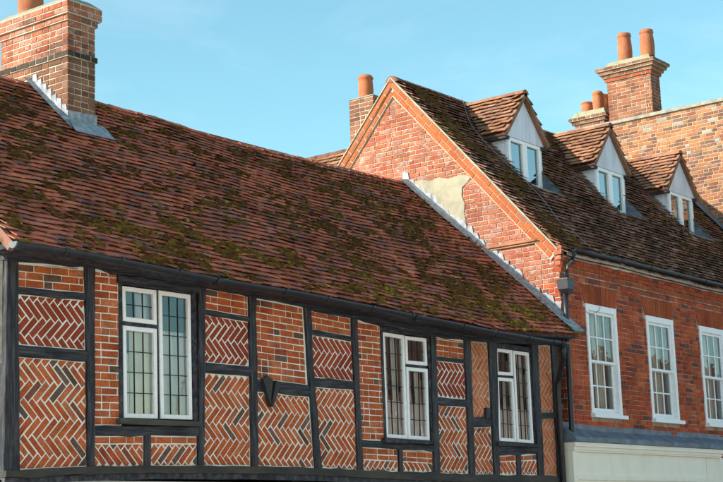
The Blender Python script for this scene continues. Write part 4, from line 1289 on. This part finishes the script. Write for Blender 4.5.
def main_roof():
    nx, ns = 40, 12
    def in_dormer(p):
        for cx, _ in DORM:
            if abs(p.x-cx) < 0.53 and p.y > DY-0.02 and 9.17-1.185*abs(p.x-cx) > p.z: return True
            if abs(p.x-cx) < 0.55 and DY-0.44 < p.y < DY+0.02: return True
        return False
    mb = MB()
    vs, fs = [], []
    for j in range(ns+1):
        for i in range(nx+1):
            vs.append(mroof(10.27+9.57*i/nx, 0.02+(MSL-0.02)*j/ns, -0.012))
    for j in range(ns):
        for i in range(nx):
            a = j*(nx+1)+i
            c = (vs[a]+vs[a+nx+2])/2
            if any(abs(c.x-cx) < 0.75 and 0.95 < c.y < 2.0 for cx, _ in DORM): continue
            fs.append((a, a+1, a+nx+2, a+nx+1))
    mb.add(vs, fs)
    k = ns*(nx+1)
    mb.add([vs[k], vs[k+nx], Vector((19.84, 5.95, 5.9)), Vector((10.27, 5.95, 5.9))], [(0, 1, 2, 3)])
    roof = mb.build('roof', 'tile_dark', BH)
    spots = []
    g = 0.1
    for r_ in range(int(MSL/g)):
        x = 10.26+0.082+(0.0825 if r_ % 2 else 0.0)
        while x < 19.80:
            p = mroof(x, r_*g+rng.gauss(0, 0.006))
            q = mroof(x, r_*g+0.06)
            if not in_dormer(q): spots.append(p)
            x += 0.1655
    lay_tiles(spots, MF, roof, 'tile_dark', 300, wob=1.8, rest_parent=BH)
    x = 10.26
    while x < 19.6:
        mb = MB(); vs, fs = [], []
        for k2, xx in enumerate((x, x+0.325)):
            b = mroof(xx, MSL-0.02)
            rr = 0.115+(0.006 if k2 == 0 else 0)
            for q in range(7):
                a = math.pi*q/6
                vs.append(Vector((xx, b.y+0.02-rr*math.cos(a), b.z-0.05+rr*math.sin(a)*0.9)))
        for q in range(6): fs.append((q, 7+q, 8+q, q+1))
        fs += [tuple(range(6, -1, -1)), tuple(range(7, 14))]
        mb.add(vs, fs, rng.random()); mb.build('ridge_tile', 'tile_dark', roof)
        x += 0.315
    mb = MB()
    for i in range(42000):
        x, s = rng.uniform(10.3, 19.7), rng.uniform(0.05, MSL-0.08)
        q = mroof(x, s)
        if in_dormer(q) or any(abs(q.x-cx) < 0.62 and q.y > DY-0.55 and q.z < 9.1-1.0*abs(q.x-cx) for cx, _ in DORM): continue
        d = noise.fractal(Vector((x*1.1, s*1.3, 53.7)), 0.8, 2.1, 3)*0.5+0.45*noise.noise(Vector((x*2.8, s*5.0, 77)))
        near = 0.30*math.exp(-((x-10.75)/0.42)**2)+0.12*(1 if x > 18.6 else 0)
        if d*0.8+0.3*noise.noise(Vector((x*6, s*6, 4)))+near-0.10 < 0.20: continue
        p = mroof(x, round(s/g)*g+rng.gauss(0, 0.022), 0.066)
        moss_clump(mb, MF, p, rng.uniform(0.012, 0.034), min(1.0, 0.4*rng.random()+0.4*(0.5+0.5*noise.noise(Vector((x*0.8, s, 66))))))
    mb.build('moss', 'moss', roof, kind='stuff')
    # lead against the far wall
    mb = MB()
    mb.add([mroof(19.60, 0.0, 0.085), mroof(19.72, 0.0, 0.09), mroof(19.845, 0.0, 0.11), mroof(19.60, MSL, 0.085), mroof(19.72, MSL, 0.09), mroof(19.845, MSL, 0.11)], [(0, 1, 4, 3), (1, 2, 5, 4)])
    lf = left_frame(19.85)
    for i in range(20):
        s0 = MSL*i/20; s1 = MSL*(i+1)/20
        pa, pb = mroof(19.8, s0), mroof(19.8, s1)
        mb.prism([(-pb.y, pb.z-0.03), (-pa.y, pa.z-0.03), (-pa.y, pa.z+0.08), (-pa.y, pb.z+0.07), (-pb.y, pb.z+0.09)], lf, 0.0, 0.012, 0.0)
    mb.build('flashing', 'lead_dark', BH)
main_roof()

def dormer(cx):
    z_ap, z_ev, hw = 9.205, 8.40, 0.685
    dm = subthing('dormer', BH, (cx, DY, 7.62))
    ff = front_frame(DY)
    x0, x1 = cx-0.52, cx+0.56
    # cheeks
    for xx, s in ((x0, -1), (x1, 1)):
        mb = MB()
        yb = 2.837-(9.335-8.42)/1.1174+0.1
        prof = [(DY+0.002, 7.55), (DY+0.002, 8.46), (yb, 8.46), (yb, main_z(yb)-0.08), (DY+0.1, 7.55)]
        mb.solid([(xx-0.02, y, z) for y, z in prof], [(xx+0.02, y, z) for y, z in prof]); mb.build('cheek', 'dormer_paint', dm)
    # front gable board
    mb = MB(); mb.prism([(cx-0.60, 8.375), (cx+0.64, 8.375), (cx+0.02, 9.08)], ff, -0.06, 0.024, 0.003); mb.build('gable_board', 'dormer_paint', dm)
    # casement pair
    wx0, wx1, wz0, wz1 = cx-0.495, cx+0.525, 7.60, 8.372
    mid = (wx0+wx1)/2
    mb = MB(); ring(mb, [(wx0, wz0), (wx1, wz0), (wx1, wz1), (wx0, wz1)], [(wx0+0.075, wz0+0.075), (wx1-0.075, wz0+0.075), (wx1-0.075, wz1-0.06), (wx0+0.075, wz1-0.06)], ff, -0.08, 0.012, 0.004); mb.build('frame', 'white_paint', dm)
    mb = MB(); mb.prism([(mid-0.075, wz0+0.07), (mid+0.075, wz0+0.07), (mid+0.075, wz1-0.05), (mid-0.075, wz1-0.05)], ff, -0.08, 0.010, 0.004); mb.build('mullion', 'white_paint', dm)
    for a, b in ((wx0+0.075, mid-0.07), (mid+0.07, wx1-0.075)):
        t = rng.gauss(0, 0.004)
        mb = MB(); mb.add([ff(a, wz0+0.07, -0.03), ff(b, wz0+0.07, -0.03+t), ff(b, wz1-0.055, -0.03+t), ff(a, wz1-0.055, -0.03)], [(0, 1, 2, 3)]); mb.build('pane', 'glass_dormer', dm)
    room_box(dm, x0, x1, 7.58, 8.40, DY+0.085, DY+0.9)
    # roof slopes
    ang = math.atan2(z_ap-z_ev, hw)
    yf = DY-0.10
    def main_y(z): return 2.837-(9.335-z)/1.1174
    soffit = MB()
    for s in (-1, 1):
        u = Vector((0, -1, 0)) if s < 0 else Vector((0, 1, 0))
        v = Vector((-s*math.cos(ang), 0, math.sin(ang)))
        n = Vector((s*math.sin(ang), 0, math.cos(ang)))
        fr = Frame((0, 0, 0), u, v, n)
        e = Vector((cx+s*hw, 0, z_ev-0.02))
        sl = hw/math.cos(ang)
        spots = []
        rows = int(sl/0.1)
        for r_ in range(rows):
            y = yf+0.08+(0.08 if r_ % 2 else 0)
            zz = e.z+r_*0.1*math.sin(ang)
            while y < main_y(zz)+0.10:
                spots.append(e+v*(r_*0.1+rng.gauss(0, 0.005))+Vector((0, y, 0)))
                y += 0.165
        lay_tiles(spots, fr, dm, 'tile_warm', 70 if s < 0 else 0, wob=2.2)
        # deck under the tiles
        zb = main_y(z_ev)+0.12; zt = main_y(z_ap)+0.12
        p = [e+Vector((0, yf+0.01, 0))-n*0.006, e+Vector((0, zb, 0))-n*0.006, e+v*sl+Vector((0, zt, 0))-n*0.006, e+v*sl+Vector((0, yf+0.01, 0))-n*0.006]
        soffit.solid([q-n*0.03 for q in p], p)
        # barge: cut verge edge in mortar and tile
    soffit.build('deck', 'tile_dark', dm)
    vb = MB()
    for s in (-1, 1):
        a = Vector((cx+s*(hw-0.0), yf, z_ev-0.005)); b = Vector((cx, yf, z_ap+0.0))
        d = (b-a).normalized(); n = Vector((s*math.sin(ang), 0, math.cos(ang)))
        vb.solid([a-n*0.055, b-n*0.055, b+n*0.012, a+n*0.012] if s > 0 else [b-n*0.055, a-n*0.055, a+n*0.012, b+n*0.012],
                 [q+Vector((0, 0.09, 0)) for q in ([a-n*0.055, b-n*0.055, b+n*0.012, a+n*0.012] if s > 0 else [b-n*0.055, a-n*0.055, a+n*0.012, b+n*0.012])])
    vb.build('verge', 'tile_warm', dm)
    # dark eaves boards
    for s in (-1, 1):
        mb = MB(); mb.box((cx+s*(hw-0.10)-0.06, yf+0.05, z_ev-0.085), (cx+s*(hw-0.10)+0.07, main_y(8.35)+0.05, z_ev-0.03)); mb.build('eaves_board', 'timber', dm)
    y = yf
    while y < main_y(z_ap)+0.1:
        mb = MB(); vs, fs = [], []
        for yy in (y, y+0.30):
            for q in range(7):
                a = math.pi*q/6
                vs.append(Vector((cx-0.10*math.cos(a), yy, z_ap-0.02+0.075*math.sin(a)+rng.gauss(0, 0.003))))
        for q in range(6): fs.append((q+1, 8+q, 7+q, q))
        fs += [tuple(range(7)), tuple(range(13, 6, -1))]
        mb.add(vs, [tuple(reversed(f)) for f in fs], rng.random()); mb.build('ridge_tile', 'tile_ridge', dm)
        y += 0.29
    # sunk lead apron in front of the window
    mb = MB()
    ya = DY-0.42
    xa, xb = cx-0.56, cx+0.56
    fl = [Vector((xa, ya, main_z(ya)+0.02)), Vector((xb, ya, main_z(ya)+0.02)), Vector((xb, DY, 7.61)), Vector((xa, DY, 7.61))]
    mb.add(fl, [(0, 1, 2, 3)])
    for x, o in ((xa, False), (xb, True)):
        t = [Vector((x, ya, main_z(ya)+0.02)), Vector((x, DY, 7.61)), Vector((x, DY, main_z(DY)+0.02))]
        mb.add(t, [(0, 1, 2)] if o else [(2, 1, 0)])
    mb.add([Vector((xa-0.05, ya-0.10, main_z(ya-0.10)+0.05)), Vector((xb+0.05, ya-0.10, main_z(ya-0.10)+0.05)), Vector((xb, ya, main_z(ya)+0.021)), Vector((xa, ya, main_z(ya)+0.021))], [(0, 1, 2, 3)])
    mb.build('lead_apron', 'lead_dark', dm)
for cx, _ in DORM: dormer(cx)

def brick_house_extras():
    gut = half_round([(10.42+9.3*i/20, YF-0.19, 6.065+0.006*i/20*5+0.004*noise.noise(Vector((i*0.4, 3, 3)))) for i in range(21)], 0.052, 'gutter', BH)
    for i in range(9): 
        x = 10.9+i*1.0
        half_round([(x-0.015, YF-0.19, 6.075), (x+0.015, YF-0.19, 6.075)], 0.058, 'bracket', gut)
    rainwater([(10.46, YF-0.19, 6.03), (10.46, YF-0.19, 5.97), (10.47, YF-0.15, 5.90), (10.36, YF-0.11, 5.80), (10.34, YF-0.11, 5.70), (10.34, YF-0.11, 5.60)], 0.036, 'downpipe', BH, 'black_plastic')
    # hopper head
    mb = MB()
    c = Vector((10.30, YF-0.11, 0))
    def loop(hx, hy, z): return [(c.x-hx, c.y-hy, z), (c.x+hx, c.y-hy, z), (c.x+hx, c.y+hy, z), (c.x-hx, c.y+hy, z)]
    mb.solid(loop(0.095, 0.085, 5.44), loop(0.105, 0.09, 5.58)); mb.solid(loop(0.05, 0.05, 5.37), loop(0.092, 0.08, 5.4395)); mb.solid(loop(0.112, 0.095, 5.5805), loop(0.112, 0.095, 5.60))
    mb.build('hopper', 'black_plastic', BH)
    rainwater([(10.285, YF-0.10, 5.38), (10.285, YF-0.10, 5.0), (10.26, YF-0.10, 4.6), (10.23, YF-0.10, 2.9), (10.23, YF-0.10, 0.1)], 0.040, 'downpipe', BH)
    # grey cable down the roof and over the first window
    pts = [Vector(p) for p in CABLE]
    def smooth(ps, n=8):
        out = []
        for i in range(len(ps)-1):
            p0, p1, p2, p3 = ps[max(i-1, 0)], ps[i], ps[i+1], ps[min(i+2, len(ps)-1)]
            for k in range(n):
                t = k/n
                out.append(0.5*((2*p1)+(p2-p0)*t+(2*p0-5*p1+4*p2-p3)*t*t+(3*p1-p0-3*p2+p3)*t**3))
        return out+[ps[-1]]
    lay_pts = [Vector((p.x, p.y, p.z+0.05)) for p in pts]
    rainwater(smooth(lay_pts), 0.0045, 'cable', BH, 'cable_grey', 6)
    loopc = [Vector((11.40, YF-0.26, 6.10)), Vector((11.43, YF-0.09, 5.95)), Vector((11.47, YF-0.04, 5.6)), Vector((11.45, YF-0.03, 5.30)), Vector((11.36, YF-0.03, 5.22)), Vector((11.18, YF-0.03, 5.17)), Vector((11.03, YF-0.03, 5.18)), Vector((10.98, YF-0.03, 5.2))]
    rainwater(smooth(loopc), 0.0035, 'cable', BH, 'cable_black', 6)
    # stack behind the gable
    ch = chimney(BH, 10.95, 11.45, 3.72, 4.24, [(8.0, 9.36, 'brick_sooty', 0.0)], 'mortar_warm', 60)
    cap_slab(ch, 10.94, 11.46, 3.71, 4.25, 9.362, 9.40, 0.05)
    pot(ch, (11.10, 3.98, 9.39), 0.135, 0.40)
    # rear wing seen past the gable
    mb = MB()
    yA, yB = 4.1, 7.5
    prof = [(10.2, 7.5), (11.0, 8.50), (11.8, 7.5), (11.8, 5.0), (10.2, 5.0)]
    mb.solid([(x, yA, z) for x, z in prof], [(x, yB, z) for x, z in prof]); wing = mb.build('rear_wing_roof', 'tile_warm', BH)
    u, v, n = Vector((0, -1, 0)), Vector((0.8, 0, 1.0)).normalized(), Vector((-1.0, 0, 0.8)).normalized()
    spots = []
    for r_ in range(12):
        y = yA+0.1+(0.08 if r_ % 2 else 0)
        while y < yB:
            spots.append(Vector((10.2, y, 7.5))+v*(r_*0.1)); y += 0.165
    lay_tiles(spots, Frame((0, 0, 0), u, v, n), wing, 'tile_warm', 60)
    y = yA
    while y < yB:
        mb = MB(); mb.lathe((0, 0, 0), [(0.09, 0.0), (0.085, 0.30)], 10, rng.random())
        mb.v = [Vector((11.0+p.x, y+p.z, 8.47+p.y*0.8)) for p in mb.v]
        mb.build('ridge_tile', 'tile_dark', wing); y += 0.3
brick_house_extras()

# ------------------------------------------------------------------ tall building at the far right
FB = thing('tall_brick_building', (22.5, 3.5, 0), 'tall multicoloured brick building with parapet wall and two chimney stacks at right', 'building')
def far_building():
    XF = 19.85
    lf = left_frame(XF)
    mb = MB(); mb.box((XF+0.007, -0.4, 0.0), (26.0, 9.0, 10.60)); wall = mb.build('side_wall', 'mortar_far', FB)
    items = []
    for p in courses(-8.0, 0.4, 6.4, 10.585, bond='flemish', h=0.062, j=0.013):
        y = -sum(q[0] for q in p)/4
        z = p[2][1]
        lim = main_z(min(y, 2.837)) if y < 2.9 else 9.2
        if z < lim-0.05: continue
        items.append((p, lf, wall, 'brick_far', 0.0))
    for p in courses(XF+0.03, 26.0, 0.1, 10.585, bond='flemish', h=0.062, j=0.013):
        items.append((p, front_frame(-0.405), wall, 'brick_far', 0.0))
    lay(items, 300, FB, 'brickwork', depth=0.05)
    y = -0.45
    while y < 8.9:
        mb = MB(); mb.solid([(XF-0.045, y, 10.60), (XF+0.3, y, 10.60), (XF+0.3, y+0.745, 10.60), (XF-0.045, y+0.745, 10.60)], [(XF-0.03, y, 10.675), (XF+0.28, y, 10.69), (XF+0.28, y+0.745, 10.69), (XF-0.03, y+0.745, 10.675)])
        mb.build('coping_stone', 'coping', FB); y += 0.75
    x1 = XF+0.42
    ch = chimney(FB, XF+0.0, x1, 2.89, 3.95, [(10.68, 11.56, 'brick_far_stack', 0.0), (11.565, 11.635, 'brick_rubbed', 0.035), (11.64, 11.71, 'brick_sooty', 0.075), (11.715, 11.785, 'brick_sooty', 0.13), (11.79, 11.85, 'brick_sooty', 0.18)], 'mortar_cream', 160)
    cap_slab(ch, XF-0.02, x1+0.02, 2.87, 3.97, 11.853, 12.0, 0.05)
    pot(ch, (XF+0.2, 3.56, 11.99), 0.155, 0.64, tall=True); pot(ch, (XF+0.2, 3.02, 11.99), 0.155, 0.60, tall=True)
    ch = chimney(FB, XF+0.02, x1, 4.08, 4.82, [(10.69, 10.76, 'brick_sooty', 0.0), (10.765, 10.835, 'brick_sooty', 0.05), (10.84, 10.90, 'brick_sooty', 0.10)], 'mortar_warm', 40)
    cap_slab(ch, XF-0.02, x1+0.03, 4.03, 4.87, 10.902, 11.04, 0.06)
    pot(ch, (XF+0.16, 4.56, 11.03), 0.135, 0.24); pot(ch, (XF+0.14, 4.27, 11.03), 0.125, 0.42); pot(ch, (XF+0.26, 4.17, 11.03), 0.11, 0.36)
far_building()

# ------------------------------------------------------------------ across the street (unseen terraces added for fill light and window reflections)
def opposite():
    m, nt, out = nodes_of('opposite_brick')
    geo = nt.nodes.new('ShaderNodeNewGeometry')
    sep = nt.nodes.new('ShaderNodeSeparateXYZ'); cmb = nt.nodes.new('ShaderNodeCombineXYZ')
    nt.links.new(geo.outputs['Position'], sep.inputs[0]); nt.links.new(sep.outputs[0], cmb.inputs[0]); nt.links.new(sep.outputs[2], cmb.inputs[1])
    bt = nt.nodes.new('ShaderNodeTexBrick')
    bt.inputs['Scale'].default_value = 1.0; bt.inputs['Brick Width'].default_value = 0.225; bt.inputs['Row Height'].default_value = 0.075; bt.inputs['Mortar Size'].default_value = 0.006
    bt.inputs['Color1'].default_value = (0.36, 0.11, 0.055, 1); bt.inputs['Color2'].default_value = (0.26, 0.075, 0.04, 1); bt.inputs['Mortar'].default_value = (0.42, 0.36, 0.30, 1)
    nt.links.new(cmb.outputs[0], bt.inputs['Vector'])
    finish('opposite_brick', m, nt, out, bt.outputs[0], 0.9)
    T = thing('reflection_terrace', (32, -13.0, 0), 'made-up brick terrace across the street, unseen, added for reflections in the window glass', 'house')  # added out of view so the panes have brick to reflect
    y = -12.8
    mb = MB(); mb.box((23.0, y-7, 0), (52, y, 5.9)); mb.build('wall', 'opposite_brick', T)
    mb = MB(); mb.solid([(22.8, y+0.3, 5.88), (52.2, y+0.3, 5.88), (52.2, y-7.3, 5.88), (22.8, y-7.3, 5.88)], [(22.8, y-3.2, 8.4), (52.2, y-3.2, 8.4), (52.2, y-3.8, 8.4), (22.8, y-3.8, 8.4)]); mb.build('roof', 'tile_dark', T)
    bf = back_frame(y)
    T2 = thing('fill_terrace', (-9, -13.0, 0), 'made-up cream terrace behind the viewer, unseen, added to bounce warm sunlight on to the fronts', 'house')  # added out of view as a pale reflector for warm fill
    mb = MB(); mb.box((-45, y-7, 0), (9.5, y, 6.3)); mb.build('wall', 'cream_render', T2)
    mb = MB(); mb.solid([(-45.2, y+0.3, 6.28), (9.7, y+0.3, 6.28), (9.7, y-7.3, 6.28), (-45.2, y-7.3, 6.28)], [(-45.2, y-3.2, 8.8), (9.7, y-3.2, 8.8), (9.7, y-3.8, 8.8), (-45.2, y-3.8, 8.8)]); mb.build('roof', 'tile_dark', T2)
    for i in range(14):
        x = -42.5+i*3.8
        for z in (0.9, 3.8):
            mb = MB(); ring(mb, [(-x-0.55, z), (-x+0.55, z), (-x+0.55, z+1.6), (-x-0.55, z+1.6)], [(-x-0.45, z+0.1), (-x+0.45, z+0.1), (-x+0.45, z+1.5), (-x-0.45, z+1.5)], bf, 0.0, 0.04, 0.0); w = mb.build('window', 'white_paint', T2)
            mb = MB(); mb.prism([(-x-0.45, z+0.1), (-x+0.45, z+0.1), (-x+0.45, z+1.5), (-x-0.45, z+1.5)], bf, 0.0, 0.01, 0.0); mb.build('pane', 'room_dark', w)
    for i in range(8):
        x = 24.6+i*3.3
        for z in (0.9, 3.6):
            mb = MB(); ring(mb, [(-x-0.55, z), (-x+0.55, z), (-x+0.55, z+1.5), (-x-0.55, z+1.5)], [(-x-0.45, z+0.1), (-x+0.45, z+0.1), (-x+0.45, z+1.4), (-x-0.45, z+1.4)], bf, 0.0, 0.04, 0.0); w = mb.build('window', 'white_paint', T)
            mb = MB(); mb.prism([(-x-0.45, z+0.1), (-x+0.45, z+0.1), (-x+0.45, z+1.4), (-x-0.45, z+1.4)], bf, 0.0, 0.01, 0.0); mb.build('pane', 'room_dark', w)
opposite()
